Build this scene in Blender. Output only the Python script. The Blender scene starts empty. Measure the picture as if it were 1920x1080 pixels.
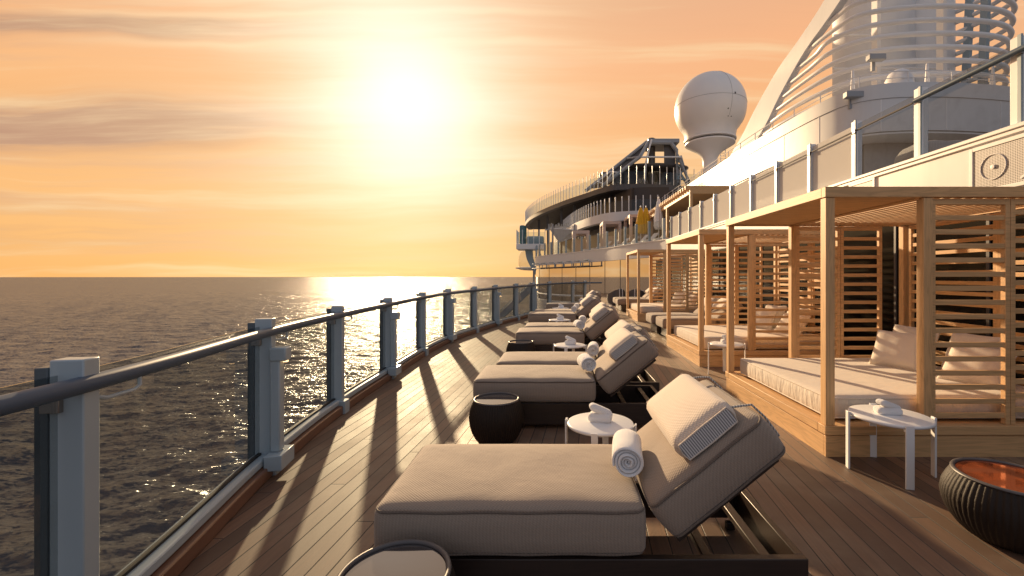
import bpy, bmesh, math, random
from mathutils import Vector, Matrix
random.seed(7)
R = math.radians
C = bpy.context.scene.collection
SC = bpy.context.scene

# ------------------------------------------------------------------ camera, sky, sun
H = 1.6
cam_d = bpy.data.cameras.new('camera'); cam = bpy.data.objects.new('camera', cam_d); C.objects.link(cam)
cam.location = (0, 0, H); cam.rotation_euler = (R(90), 0, 0)
cam_d.sensor_width = 36; cam_d.lens = 36*800/1920
cam_d.shift_x = -80/1920; cam_d.shift_y = -21/1920
cam_d.clip_start = .05; cam_d.clip_end = 60000
SC.camera = cam
SC.view_settings.view_transform = 'Standard'; SC.view_settings.look = 'None'
SC.view_settings.exposure = 0.6; SC.view_settings.gamma = 1
SUN_AZ, SUN_EL = -20.5, 15.5

class NT:
    def __init__(s, tree): s.t = tree; s.t.nodes.clear()
    def n(s, kind, **kw):
        o = s.t.nodes.new(kind)
        for k, v in kw.items(): setattr(o, k, v)
        return o
    def put(s, sock, v):
        if isinstance(v, bpy.types.NodeSocket): s.t.links.new(v, sock)
        elif v is not None:
            if isinstance(v, (tuple, list)) and len(v) == 3 and sock.type == 'RGBA': v = (*v, 1)
            sock.default_value = v
    def m(s, op, a, b=None, c=None, clamp=False):
        o = s.n('ShaderNodeMath', operation=op); o.use_clamp = clamp
        s.put(o.inputs[0], a)
        if b is not None: s.put(o.inputs[1], b)
        if c is not None: s.put(o.inputs[2], c)
        return o.outputs[0]
    def vm(s, op, a, b=None):
        o = s.n('ShaderNodeVectorMath', operation=op); s.put(o.inputs[0], a)
        if b is not None: s.put(o.inputs[1], b)
        return o.outputs['Value'] if op in ('DOT_PRODUCT', 'LENGTH') else o.outputs[0]
    def mix(s, f, a, b, mode='MIX'):
        o = s.n('ShaderNodeMix', data_type='RGBA', blend_type=mode); o.clamp_factor = True
        s.put(o.inputs[0], f); s.put(o.inputs[6], a); s.put(o.inputs[7], b)
        return o.outputs[2]
    def xyz(s, x, y, z):
        o = s.n('ShaderNodeCombineXYZ'); s.put(o.inputs[0], x); s.put(o.inputs[1], y); s.put(o.inputs[2], z); return o.outputs[0]
    def sep(s, v):
        o = s.n('ShaderNodeSeparateXYZ'); s.put(o.inputs[0], v); return o.outputs
    def noise(s, v, scale, detail=3, rough=.5, dist=0):
        o = s.n('ShaderNodeTexNoise'); s.put(o.inputs['Vector'], v)
        o.inputs['Scale'].default_value = scale; o.inputs['Detail'].default_value = detail
        o.inputs['Roughness'].default_value = rough; o.inputs['Distortion'].default_value = dist
        return o.outputs[0]
    def ramp(s, f, stops):
        o = s.n('ShaderNodeValToRGB'); s.put(o.inputs[0], f); e = o.color_ramp.elements
        while len(e) < len(stops): e.new(.5)
        for k, (p, c) in enumerate(stops):
            e[k].position = p; e[k].color = (*c, 1) if isinstance(c, (tuple, list)) else (c, c, c, 1)
        return o.outputs[0]
    def smooth(s, v, a, b):
        o = s.n('ShaderNodeMapRange', interpolation_type='SMOOTHSTEP'); s.put(o.inputs[0], v)
        o.inputs[1].default_value = a; o.inputs[2].default_value = b; return o.outputs[0]
    def gauss(s, v, c, w):
        d = s.m('DIVIDE', s.m('SUBTRACT', v, c), w)
        return s.m('EXPONENT', s.m('MULTIPLY', s.m('MULTIPLY', d, d), -1.0))

def build_world():
    w = bpy.data.worlds.new('World'); SC.world = w; w.use_nodes = True
    g = NT(w.node_tree)
    d = g.n('ShaderNodeTexCoord').outputs['Generated']
    x, y, z = g.sep(d)
    sky = g.n('ShaderNodeTexSky', sky_type='NISHITA'); sky.sun_disc = False
    sky.sun_elevation = R(SUN_EL); sky.sun_rotation = R(SUN_AZ); sky.dust_density = 1
    el = g.m('DIVIDE', g.m('ARCSINE', z), R(90))
    front = g.ramp(el, [(0, (.93, .455, .135)), (.06, (.96, .49, .155)), (.16, (.96, .48, .17)), (.29, (.96, .475, .23)), (.37, (.82, .44, .25)), (.46, (.52, .37, .31)), (.62, (.32, .29, .31)), (1, (.24, .25, .29))])
    back = g.ramp(el, [(0, (.37, .365, .40)), (.2, (.39, .40, .46)), (.6, (.36, .39, .46)), (1, (.34, .36, .42))])
    sa = R(SUN_AZ)
    toward = g.m('ADD', g.m('MULTIPLY', x, math.sin(sa)), g.m('MULTIPLY', y, math.cos(sa)))
    col = g.mix(g.smooth(toward, -.55, .55), back, front)
    yy = g.m('MAXIMUM', y, .12)
    u = g.m('DIVIDE', x, yy); v = g.m('DIVIDE', z, yy)
    # long streaks of thin cloud drawn out across the view of the sun
    warp = g.noise(g.xyz(g.m('MULTIPLY', u, 1.1), g.m('MULTIPLY', v, 3.0), 0.0), 1.6, 3)
    v2 = g.m('ADD', v, g.m('MULTIPLY', g.m('SUBTRACT', warp, .5), .07))
    st = g.noise(g.xyz(g.m('MULTIPLY', u, .75), g.m('MULTIPLY', v2, 13.0), 3.1), 1.25, 7, .6)
    st2 = g.noise(g.xyz(g.m('MULTIPLY', u, .45), g.m('MULTIPLY', v2, 8.0), 8.4), 1.7, 6, .58)
    fine = g.noise(g.xyz(g.m('MULTIPLY', u, 2.2), g.m('MULTIPLY', v2, 26.0), 5.0), 1.6, 5, .6)
    fy = g.smooth(y, .05, .35)
    dark = g.m('MULTIPLY', g.smooth(st, .46, .70), .5)
    # the two thick banks to the left
    leftm = g.m('SUBTRACT', 1.0, g.smooth(u, -.95, -.36))
    b1 = g.m('MULTIPLY', g.gauss(v2, .358, .050), g.m('SUBTRACT', 1.0, g.smooth(u, -1.0, -.38)))
    b2 = g.m('MULTIPLY', g.gauss(v2, .590, .026), leftm)
    b3 = g.m('MULTIPLY', g.m('MULTIPLY', g.gauss(v2, .12, .05), leftm), g.smooth(st2, .42, .62))
    bank = g.m('ADD', g.m('MULTIPLY', b1, 1.75), g.m('MULTIPLY', b2, 1.3))
    bank = g.m('MULTIPLY', bank, g.m('ADD', .62, g.m('MULTIPLY', g.smooth(fine, .30, .62), .45)))
    bank = g.m('ADD', bank, g.m('MULTIPLY', b3, .45))
    right = g.m('ADD', .25, g.m('MULTIPLY', g.m('SUBTRACT', 1.0, g.smooth(u, -.6, .3)), .75))
    col = g.mix(g.m('MULTIPLY', g.m('MULTIPLY', dark, right), fy), col, (.66, .36, .21))
    col = g.mix(g.m('MULTIPLY', g.m('MINIMUM', bank, 1.0), fy), col, (.50, .265, .165))
    lit = g.m('MULTIPLY', g.m('MULTIPLY', g.smooth(st2, .50, .72), .65), fy)
    col = g.mix(lit, col, (1.0, .74, .42))
    rim = g.m('MULTIPLY', g.m('ADD', g.gauss(v2, .552, .010), g.gauss(v2, .618, .008)), g.m('MULTIPLY', g.smooth(u, -1.4, -.5), g.m('SUBTRACT', 1.0, g.smooth(u, -.2, .15))))
    rim = g.m('MULTIPLY', g.m('MULTIPLY', rim, fy), g.m('ADD', .35, fine))
    col = g.mix(g.m('MULTIPLY', rim, .75), col, (1.1, .83, .50))
    # glow of the veiled sun
    G = Vector((-.345, 1, .425)).normalized()
    ang = g.m('ARCCOSINE', g.m('MINIMUM', g.vm('DOT_PRODUCT', d, tuple(G)), .99999))
    streak = g.m('ADD', .28, g.m('ADD', g.m('MULTIPLY', st, .75), g.m('MULTIPLY', st2, .75)))
    def fall(sig, pw): return g.m('EXPONENT', g.m('MULTIPLY', g.m('POWER', g.m('DIVIDE', g.m('DIVIDE', ang, streak), R(sig)), pw), -1.0))
    col = g.mix(g.m('MULTIPLY', fall(25, 1.6), .32), col, (1.01, .60, .235))
    col = g.mix(g.m('MULTIPLY', fall(16.5, 1.5), .72), col, (1.06, .74, .39))
    col = g.mix(fall(10.2, 1.7), col, (1.4, 1.21, .98))
    # below the horizon: what little gets past the sea
    col = g.mix(g.smooth(z, -.01, 0.0), (.10, .08, .07), col)
    b1n = g.n('ShaderNodeBackground'); g.put(b1n.inputs[0], col); b1n.inputs[1].default_value = 0.645
    b2n = g.n('ShaderNodeBackground'); g.put(b2n.inputs[0], sky.outputs[0]); b2n.inputs[1].default_value = .004
    a = g.n('ShaderNodeAddShader'); g.put(a.inputs[0], b1n.outputs[0]); g.put(a.inputs[1], b2n.outputs[0])
    o = g.n('ShaderNodeOutputWorld'); g.put(o.inputs[0], a.outputs[0])
build_world()

sun_d = bpy.data.lights.new('sun', 'SUN'); sun = bpy.data.objects.new('sun', sun_d); C.objects.link(sun)
sun_d.energy = 5.0; sun_d.angle = R(1.0); sun_d.color = (1.0, .71, .41)
sv = Vector((math.sin(R(SUN_AZ))*math.cos(R(SUN_EL)), math.cos(R(SUN_AZ))*math.cos(R(SUN_EL)), math.sin(R(SUN_EL))))
sun.rotation_euler = (-sv).to_track_quat('-Z', 'Y').to_euler(); sun.location = sv*60
SC.cycles.use_denoising = True
SC.cycles.max_bounces = 10; SC.cycles.transparent_max_bounces = 24
SC.cycles.sample_clamp_indirect = 4

# ------------------------------------------------------------------ materials
def pmat(name, col, rough=.5, metal=0, spec=.5, coat=0, var=.08, vscale=3, bump=0, bscale=40, bdist=.002, sheen=0):
    m = bpy.data.materials.new(name); m.use_nodes = True; g = NT(m.node_tree)
    p = g.n('ShaderNodeBsdfPrincipled'); o = g.n('ShaderNodeOutputMaterial'); g.put(o.inputs[0], p.outputs[0])
    tc = g.n('ShaderNodeTexCoord').outputs['Object']
    n1 = g.noise(tc, vscale, 5, .6)
    f = g.m('MULTIPLY', g.m('SUBTRACT', n1, .5), var*4)
    hi = tuple(min(1, c*(1+var*1.6)) for c in col); lo = tuple(c*(1-var*1.6) for c in col)
    c = g.mix(g.m('ADD', f, .5, clamp=True), lo, hi)
    g.put(p.inputs['Base Color'], c)
    g.put(p.inputs['Roughness'], g.m('ADD', rough, g.m('MULTIPLY', g.m('SUBTRACT', n1, .5), .12), clamp=True))
    p.inputs['Metallic'].default_value = metal; p.inputs['Specular IOR Level'].default_value = spec
    p.inputs['Coat Weight'].default_value = coat; p.inputs['Coat Roughness'].default_value = .08
    p.inputs['Sheen Weight'].default_value = sheen
    if bump:
        b = g.n('ShaderNodeBump'); b.inputs['Strength'].default_value = bump; b.inputs['Distance'].default_value = bdist
        g.put(b.inputs['Height'], g.noise(tc, bscale, 4, .6)); g.put(p.inputs['Normal'], b.outputs[0])
    return m, g, p

def paint(name, col, rough=.35, **k): return pmat(name, col, rough, var=k.pop('var', .05), vscale=k.pop('vscale', 1.3), **k)[0]

def wood(name, col, axis, rough=.55, dark=.70):
    m = bpy.data.materials.new(name); m.use_nodes = True; g = NT(m.node_tree)
    p = g.n('ShaderNodeBsdfPrincipled'); o = g.n('ShaderNodeOutputMaterial'); g.put(o.inputs[0], p.outputs[0])
    geo = g.n('ShaderNodeTexCoord').outputs['Object']
    X, Y, Z = g.sep(geo)
    k = [9.0, 9.0, 9.0]; k[axis] = .7
    v = g.xyz(g.m('MULTIPLY', X, k[0]), g.m('MULTIPLY', Y, k[1]), g.m('MULTIPLY', Z, k[2]))
    a = g.noise(v, 1.1, 3, .55, .6); b = g.noise(v, 7.0, 4, .6); big = g.noise(geo, 1.6, 2)
    ring = g.m('ABSOLUTE', g.m('SINE', g.m('MULTIPLY', a, 26.0)))
    f = g.m('ADD', g.m('MULTIPLY', ring, .40), g.m('MULTIPLY', b, .5))
    lo = tuple(c*dark for c in col)
    c = g.mix(g.smooth(f, .1, .85), lo, col)
    c = g.mix(g.m('MULTIPLY', g.smooth(big, .42, .66), .3), c, tuple(q*.78 for q in col))
    g.put(p.inputs['Base Color'], c); p.inputs['Roughness'].default_value = rough
    bp = g.n('ShaderNodeBump'); bp.inputs['Strength'].default_value = .25; bp.inputs['Distance'].default_value = .002
    g.put(bp.inputs['Height'], b); g.put(p.inputs['Normal'], bp.outputs[0])
    return m

def fabric(name, col, weave=380, var=.1, rough=.85, wrinkle=.014, sheen=.25, bump=.5):
    m, g, p = pmat(name, col, rough, var=var, vscale=2.2, spec=.25, sheen=sheen)
    tc = g.n('ShaderNodeTexCoord').outputs['Object']
    X, Y, Z = g.sep(tc)
    w = g.m('MULTIPLY', g.m('SINE', g.m('MULTIPLY', g.m('ADD', X, g.m('MULTIPLY', Z, .7)), weave)), g.m('SINE', g.m('MULTIPLY', g.m('ADD', Y, g.m('MULTIPLY', Z, .7)), weave)))
    n = g.noise(tc, 130, 3, .75)
    h = g.m('ADD', g.m('MULTIPLY', w, .5), g.m('MULTIPLY', n, .9))
    b1 = g.n('ShaderNodeBump'); b1.inputs['Strength'].default_value = bump; b1.inputs['Distance'].default_value = .0025; g.put(b1.inputs['Height'], h)
    b2 = g.n('ShaderNodeBump'); b2.inputs['Strength'].default_value = .7; b2.inputs['Distance'].default_value = wrinkle
    g.put(b2.inputs['Height'], g.m('ADD', g.noise(tc, 2.6, 3, .45, .5), g.m('MULTIPLY', g.noise(tc, 9, 2, .5, .6), .22))); g.put(b2.inputs['Normal'], b1.outputs[0])
    g.put(p.inputs['Normal'], b2.outputs[0])
    base = p.inputs['Base Color'].links[0].from_socket
    g.put(p.inputs['Base Color'], g.mix(g.m('MULTIPLY', g.smooth(h, .1, .85), .42), base, tuple(min(1, c*1.45) for c in col)))
    return m

def ruffled(name, col):
    m, g, p = pmat(name, col, .85, var=.06, vscale=3, spec=.25, sheen=.2)
    tc = g.n('ShaderNodeTexCoord').outputs['Object']
    X, Y, Z = g.sep(tc)
    nz = g.sep(g.n('ShaderNodeNewGeometry').outputs['Normal'])[2]
    side = g.m('SUBTRACT', 1.0, g.smooth(g.m('ABSOLUTE', nz), .3, .75))
    v = g.xyz(g.m('MULTIPLY', X, 18), g.m('MULTIPLY', Y, 18), g.m('MULTIPLY', Z, 3.2))
    h = g.m('MULTIPLY', g.noise(v, 1.0, 3, .5, .5), side)
    h2 = g.noise(tc, 5, 4, .55, 1.0)
    b = g.n('ShaderNodeBump'); b.inputs['Strength'].default_value = .8; b.inputs['Distance'].default_value = .02
    g.put(b.inputs['Height'], g.m('ADD', h, g.m('MULTIPLY', h2, .35))); g.put(p.inputs['Normal'], b.outputs[0])
    return m

def striped(name, a, b, pitch, axis=(1, 0, 0)):
    m, g, p = pmat(name, a, .85, var=.05, spec=.25)
    tc = g.n('ShaderNodeTexCoord').outputs['Object']
    q = g.vm('DOT_PRODUCT', tc, axis)
    f = g.m('FRACT', g.m('DIVIDE', q, pitch))
    mask = g.smooth(g.m('ABSOLUTE', g.m('SUBTRACT', f, .5)), .20, .29)
    g.put(p.inputs['Base Color'], g.mix(mask, b, a)); return m

def glass(name, tint=(.82, .86, .86), refl=.9, rough=.0, edge=0, spec_col=(1, 1, 1)):
    m = bpy.data.materials.new(name); m.use_nodes = True; g = NT(m.node_tree)
    t = g.n('ShaderNodeBsdfTransparent')
    smear = g.noise(g.n('ShaderNodeTexCoord').outputs['Object'], 3.5, 6, .65, .6)
    g.put(t.inputs[0], g.mix(g.smooth(smear, .42, .75), tint, tuple(q*.94 for q in tint)))
    s = g.n('ShaderNodeBsdfGlossy'); s.inputs['Roughness'].default_value = rough+.004; g.put(s.inputs[0], spec_col)
    fr = g.n('ShaderNodeFresnel'); fr.inputs[0].default_value = 1.45
    tc = g.n('ShaderNodeTexCoord').outputs['Object']
    bk = g.n('ShaderNodeNewGeometry').outputs['Backfacing']
    f = g.m('MULTIPLY', g.m('MULTIPLY', fr.outputs[0], refl), g.m('ADD', .85, g.m('MULTIPLY', g.noise(tc, 2.0, 3), .3)), clamp=True)
    f = g.m('MULTIPLY', f, g.m('SUBTRACT', 1.0, bk))
    x = g.n('ShaderNodeMixShader'); g.put(x.inputs[0], f); g.put(x.inputs[1], t.outputs[0]); g.put(x.inputs[2], s.outputs[0])
    o = g.n('ShaderNodeOutputMaterial'); g.put(o.inputs[0], x.outputs[0]); return m

def deck_mat():
    m = bpy.data.materials.new('teak_planks'); m.use_nodes = True; g = NT(m.node_tree)
    p = g.n('ShaderNodeBsdfPrincipled'); o = g.n('ShaderNodeOutputMaterial'); g.put(o.inputs[0], p.outputs[0])
    tc = g.n('ShaderNodeTexCoord').outputs['Object']
    X, Y, Z = g.sep(tc)
    q = g.m('SUBTRACT', X, g.m('MULTIPLY', Y, .085))
    pw = .118
    s = g.m('DIVIDE', q, pw); idx = g.m('FLOOR', s); f = g.m('FRACT', s)
    wn = g.n('ShaderNodeTexWhiteNoise', noise_dimensions='1D'); g.put(wn.inputs['W'], idx)
    l = g.m('ADD', g.m('DIVIDE', Y, 3.4), g.m('MULTIPLY', wn.outputs[0], 7.0)); li = g.m('FLOOR', l); lf = g.m('FRACT', l)
    wn2 = g.n('ShaderNodeTexWhiteNoise', noise_dimensions='2D'); g.put(wn2.inputs['Vector'], g.xyz(idx, li, 0.0))
    seam = g.m('SUBTRACT', 1.0, g.smooth(g.m('SUBTRACT', .5, g.m('ABSOLUTE', g.m('SUBTRACT', f, .5))), .022, .04))
    joint = g.m('SUBTRACT', 1.0, g.smooth(g.m('SUBTRACT', .5, g.m('ABSOLUTE', g.m('SUBTRACT', lf, .5))), .0006, .0014))
    seam = g.m('MAXIMUM', seam, joint)
    gv = g.xyz(g.m('MULTIPLY', q, 40), g.m('MULTIPLY', Y, 1.6), g.m('MULTIPLY', wn2.outputs[0], 9))
    gr = g.noise(gv, 1.6, 5, .62, .4)
    worn = g.noise(tc, .9, 5, .6)
    rib = g.m('SINE', g.m('MULTIPLY', q, 2*math.pi/.0085))
    c = g.mix(g.m('MULTIPLY', wn2.outputs[0], 1.0), (.082, .038, .022), (.225, .112, .060))
    c = g.mix(g.smooth(gr, .3, .75), g.mix(.5, c, (.07, .036, .022)), c)
    c = g.mix(g.m('MULTIPLY', g.smooth(worn, .45, .75), .6), c, (.29, .22, .15))
    spots = g.smooth(g.noise(tc, 26, 2), .70, .78)
    c = g.mix(g.m('MULTIPLY', spots, .25), c, (.06, .04, .03))
    c = g.mix(seam, c, (.010, .008, .007))
    g.put(p.inputs['Base Color'], c)
    rg = g.m('ADD', .58, g.m('MULTIPLY', g.m('SUBTRACT', worn, .5), .25)); rg = g.m('ADD', rg, g.m('MULTIPLY', g.m('SUBTRACT', wn2.outputs[0], .5), .06))
    g.put(p.inputs['Roughness'], g.m('MAXIMUM', rg, g.m('MULTIPLY', seam, .8)))
    p.inputs['Specular IOR Level'].default_value = .85; p.inputs['Sheen Weight'].default_value = .14; p.inputs['Sheen Roughness'].default_value = .35; p.inputs['Sheen Tint'].default_value = (1, .9, .7, 1)
    h = g.m('ADD', g.m('MULTIPLY', gr, .25), g.m('MULTIPLY', rib, .12)); h = g.m('SUBTRACT', h, g.m('MULTIPLY', seam, 1.4))
    b = g.n('ShaderNodeBump'); b.inputs['Strength'].default_value = .55; b.inputs['Distance'].default_value = .003
    g.put(b.inputs['Height'], h); g.put(p.inputs['Normal'], b.outputs[0]); return m

def sea_mat():
    m = bpy.data.materials.new('sea_water'); m.use_nodes = True; g = NT(m.node_tree)
    p = g.n('ShaderNodeBsdfPrincipled'); o = g.n('ShaderNodeOutputMaterial'); g.put(o.inputs[0], p.outputs[0])
    tc = g.n('ShaderNodeTexCoord').outputs['Object']
    X, Y, Z = g.sep(tc)
    def slope(kx, ky, sc, det, rgh, dist):
        t = g.n('ShaderNodeTexNoise'); g.put(t.inputs['Vector'], g.xyz(g.m('MULTIPLY', X, kx), g.m('MULTIPLY', Y, ky), 0.0))
        t.inputs['Scale'].default_value = sc; t.inputs['Detail'].default_value = det; t.inputs['Roughness'].default_value = rgh; t.inputs['Distortion'].default_value = dist
        return g.vm('SUBTRACT', t.outputs['Color'], (.5, .5, .5))
    def sc_(v, k): return g.vm('MULTIPLY', v, (k*1.9, k*1.25, 0))
    gust = g.noise(g.xyz(g.m('MULTIPLY', X, .4), Y, 0.0), .012, 4, .6, .6)
    amp = g.m('ADD', .5, g.m('MULTIPLY', gust, 1.2))
    w1 = slope(.30, 1.0, .09, 2, .5, .5); w2 = slope(.34, 1.0, .55, 3, .55, .5); w3 = slope(.45, 1.0, 2.1, 3, .6, .4)
    nn = g.vm('ADD', g.vm('ADD', sc_(w1, .12), sc_(w2, .70)), g.vm('ADD', sc_(w3, 1.35), (0, 0, 1)))
    nn = g.vm('MULTIPLY', nn, g.xyz(amp, amp, 1.0))
    g.put(p.inputs['Normal'], g.vm('NORMALIZE', g.vm('ADD', nn, g.vm('MULTIPLY', g.n('ShaderNodeNewGeometry').outputs['Normal'], (1, 1, .0)))))
    g.put(p.inputs['Base Color'], (.042, .046, .052))
    p.inputs['Roughness'].default_value = .19; p.inputs['IOR'].default_value = 1.33
    p.inputs['Specular IOR Level'].default_value = .30; p.inputs['Specular Tint'].default_value = (.74, .84, 1, 1)
    df = g.n('ShaderNodeBsdfDiffuse'); g.put(df.inputs[0], (.165, .166, .185))
    mx = g.n('ShaderNodeMixShader'); mx.inputs[0].default_value = .46; g.put(mx.inputs[1], p.outputs[0]); g.put(mx.inputs[2], df.outputs[0]); g.put(df.inputs['Normal'], p.inputs['Normal'].links[0].from_socket)
    g.put(o.inputs[0], mx.outputs[0])
    return m

M = {}
M['deck'] = deck_mat(); M['sea'] = sea_mat()
M['pine_x'] = wood('pine_grain_across', (.74, .455, .215), 0); M['pine_y'] = wood('pine_grain_along', (.74, .455, .215), 1); M['pine_z'] = wood('pine_grain_upright', (.74, .455, .215), 2)
M['white'] = paint('white_ship_paint', (.78, .77, .765), .4, var=.03)
M['post'] = paint('pale_grey_post_paint', (.35, .425, .475), .32, coat=.2)
M['clamp'] = paint('dark_blue_grey_metal', (.075, .10, .12), .38)
M['steel'] = pmat('dull_steel', (.30, .29, .28), .35, metal=.8)[0]
M['handrail'] = pmat('cool_grey_rail_metal', (.06, .095, .15), .4, spec=.3, vscale=8)[0]
M['curb'] = pmat('brown_curb', (.16, .075, .045), .3, coat=.3, vscale=6)[0]
M['gasket'] = paint('black_rubber', (.012, .012, .012), .6)
M['glass'] = glass('tinted_glass', (.71, .735, .74), .85)
M['glass_clear'] = glass('clear_glass', (.86, .90, .91), .9)
def frosted():
    m = bpy.data.materials.new('frosted_glass'); m.use_nodes = True; g = NT(m.node_tree)
    t = g.n('ShaderNodeBsdfTransparent'); g.put(t.inputs[0], (.85, .85, .84))
    d = g.n('ShaderNodeBsdfDiffuse'); g.put(d.inputs[0], (.80, .78, .75))
    tl = g.n('ShaderNodeBsdfTranslucent'); g.put(tl.inputs[0], (.74, .72, .69))
    a = g.n('ShaderNodeMixShader'); a.inputs[0].default_value = .25; g.put(a.inputs[1], d.outputs[0]); g.put(a.inputs[2], tl.outputs[0])
    b = g.n('ShaderNodeMixShader'); b.inputs[0].default_value = .72; g.put(b.inputs[1], t.outputs[0]); g.put(b.inputs[2], a.outputs[0])
    o = g.n('ShaderNodeOutputMaterial'); g.put(o.inputs[0], b.outputs[0]); return m
M['frosted'] = frosted()
M['glass_pale'] = glass('pale_glass', (.84, .85, .85), 1.0)
M['taupe'] = fabric('taupe_cushion_cloth', (.265, .21, .168))
M['taupe_dark'] = fabric('brown_piping_cloth', (.13, .10, .08), wrinkle=.001)
M['pillow'] = fabric('beige_ribbed_cloth', (.56, .48, .405), weave=300, wrinkle=.008)
M['stripe'] = striped('grey_white_stripes', (.22, .215, .22), (.64, .62, .61), .0118, (math.cos(R(39)), 0, math.sin(R(39))))
M['rope'] = striped('twisted_cord', (.26, .24, .22), (.6, .57, .53), .014)
M['dark_wood'] = wood('dark_stained_wood', (.035, .022, .017), 0, .38, .6)
M['wicker'] = pmat('dark_woven_wicker', (.020, .014, .011), .55, spec=.22, var=.2, vscale=30, bump=.7, bscale=160, bdist=.003)[0]
M['black_glass'] = pmat('smoked_mirror_glass', (.20, .19, .20), .04, metal=.75, var=.02)[0]
M['reflection_tint'] = pmat('painted_reflection_glass', (.58, .16, .07), .06, metal=.7, var=.05)[0]  # orange-red of the cabana's reflection is put into the glass colour
M['towel'] = fabric('white_terry_cloth', (.80, .80, .82), weave=700, var=.03, wrinkle=.012, bump=1.0)
M['sheet'] = ruffled('cream_mattress_cover', (.62, .555, .48))
M['cushion'] = fabric('cream_pillow_cloth', (.66, .595, .52), weave=420, wrinkle=.014)
M['table'] = paint('white_powder_coat', (.80, .81, .82), .3)
M['mirror'] = pmat('mirror_glazing', (.62, .60, .60), .025, metal=1.0, var=.03, vscale=.2)[0]
M['dark_glass'] = pmat('dark_window_glass', (.008, .007, .006), .12, spec=.22)[0]
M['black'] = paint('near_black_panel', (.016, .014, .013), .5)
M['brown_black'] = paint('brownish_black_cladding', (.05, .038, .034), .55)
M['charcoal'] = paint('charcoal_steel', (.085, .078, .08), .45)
M['grey_steel'] = paint('grey_steel_paint', (.30, .31, .33), .4)
M['blue_grey'] = paint('blue_grey_paint', (.30, .38, .43), .4)
M['yellow'] = fabric('mustard_parasol_cloth', (.62, .34, .02), weave=60, wrinkle=.05)
M['parasol'] = fabric('white_parasol_cloth', (.70, .69, .70), weave=60, wrinkle=.05)
M['pink_beige'] = paint('pinkish_beige_frame', (.58, .44, .37), .5)
M['cover'] = fabric('grey_cover_cloth', (.26, .26, .26), weave=120, wrinkle=.03)
M['teal'] = paint('teal_plastic', (.07, .17, .19), .4)
M['lamp_warm'] = None

def ship_white(name, col, panel_w, ax):
    m, g, p = pmat(name, col, .42, var=.04, vscale=.8, spec=.35)
    tc = g.n('ShaderNodeTexCoord').outputs['Object']
    X, Y, Z = g.sep(tc)
    st = g.noise(g.xyz(g.m('MULTIPLY', X, 3.0), g.m('MULTIPLY', Y, 3.0), g.m('MULTIPLY', Z, .35)), 1.0, 5, .6)
    base = p.inputs['Base Color'].links[0].from_socket
    g.put(p.inputs['Base Color'], g.mix(g.m('MULTIPLY', g.smooth(st, .48, .8), .3), base, tuple(c*.78 for c in col)))
    b = g.n('ShaderNodeBump'); b.inputs['Strength'].default_value = .3; b.inputs['Distance'].default_value = .02
    g.put(b.inputs['Height'], g.noise(tc, .9, 2)); g.put(p.inputs['Normal'], b.outputs[0]); return m
M['hull'] = ship_white('weathered_white_plating', (.66, .66, .665), 2, 1)

def perforated():
    m, g, p = pmat('perforated_sheet', (.58, .56, .55), .4, var=.04)
    X, Y, Z = g.sep(g.n('ShaderNodeTexCoord').outputs['Object'])
    a = g.m('SINE', g.m('MULTIPLY', g.m('ADD', Y, Z), 150)); b = g.m('SINE', g.m('MULTIPLY', g.m('SUBTRACT', Y, Z), 150))
    hole = g.smooth(g.m('MULTIPLY', a, b), .02, .25)
    base = p.inputs['Base Color'].links[0].from_socket
    g.put(p.inputs['Base Color'], g.mix(hole, base, (.02, .02, .02))); return m
M['perf'] = perforated()

def lamp_mat():
    m = bpy.data.materials.new('warm_lamp'); m.use_nodes = True; g = NT(m.node_tree)
    e = g.n('ShaderNodeEmission'); g.put(e.inputs[0], (1, .62, .28)); e.inputs[1].default_value = 2.0
    o = g.n('ShaderNodeOutputMaterial'); g.put(o.inputs[0], e.outputs[0]); return m
M['lamp'] = lamp_mat()

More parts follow.
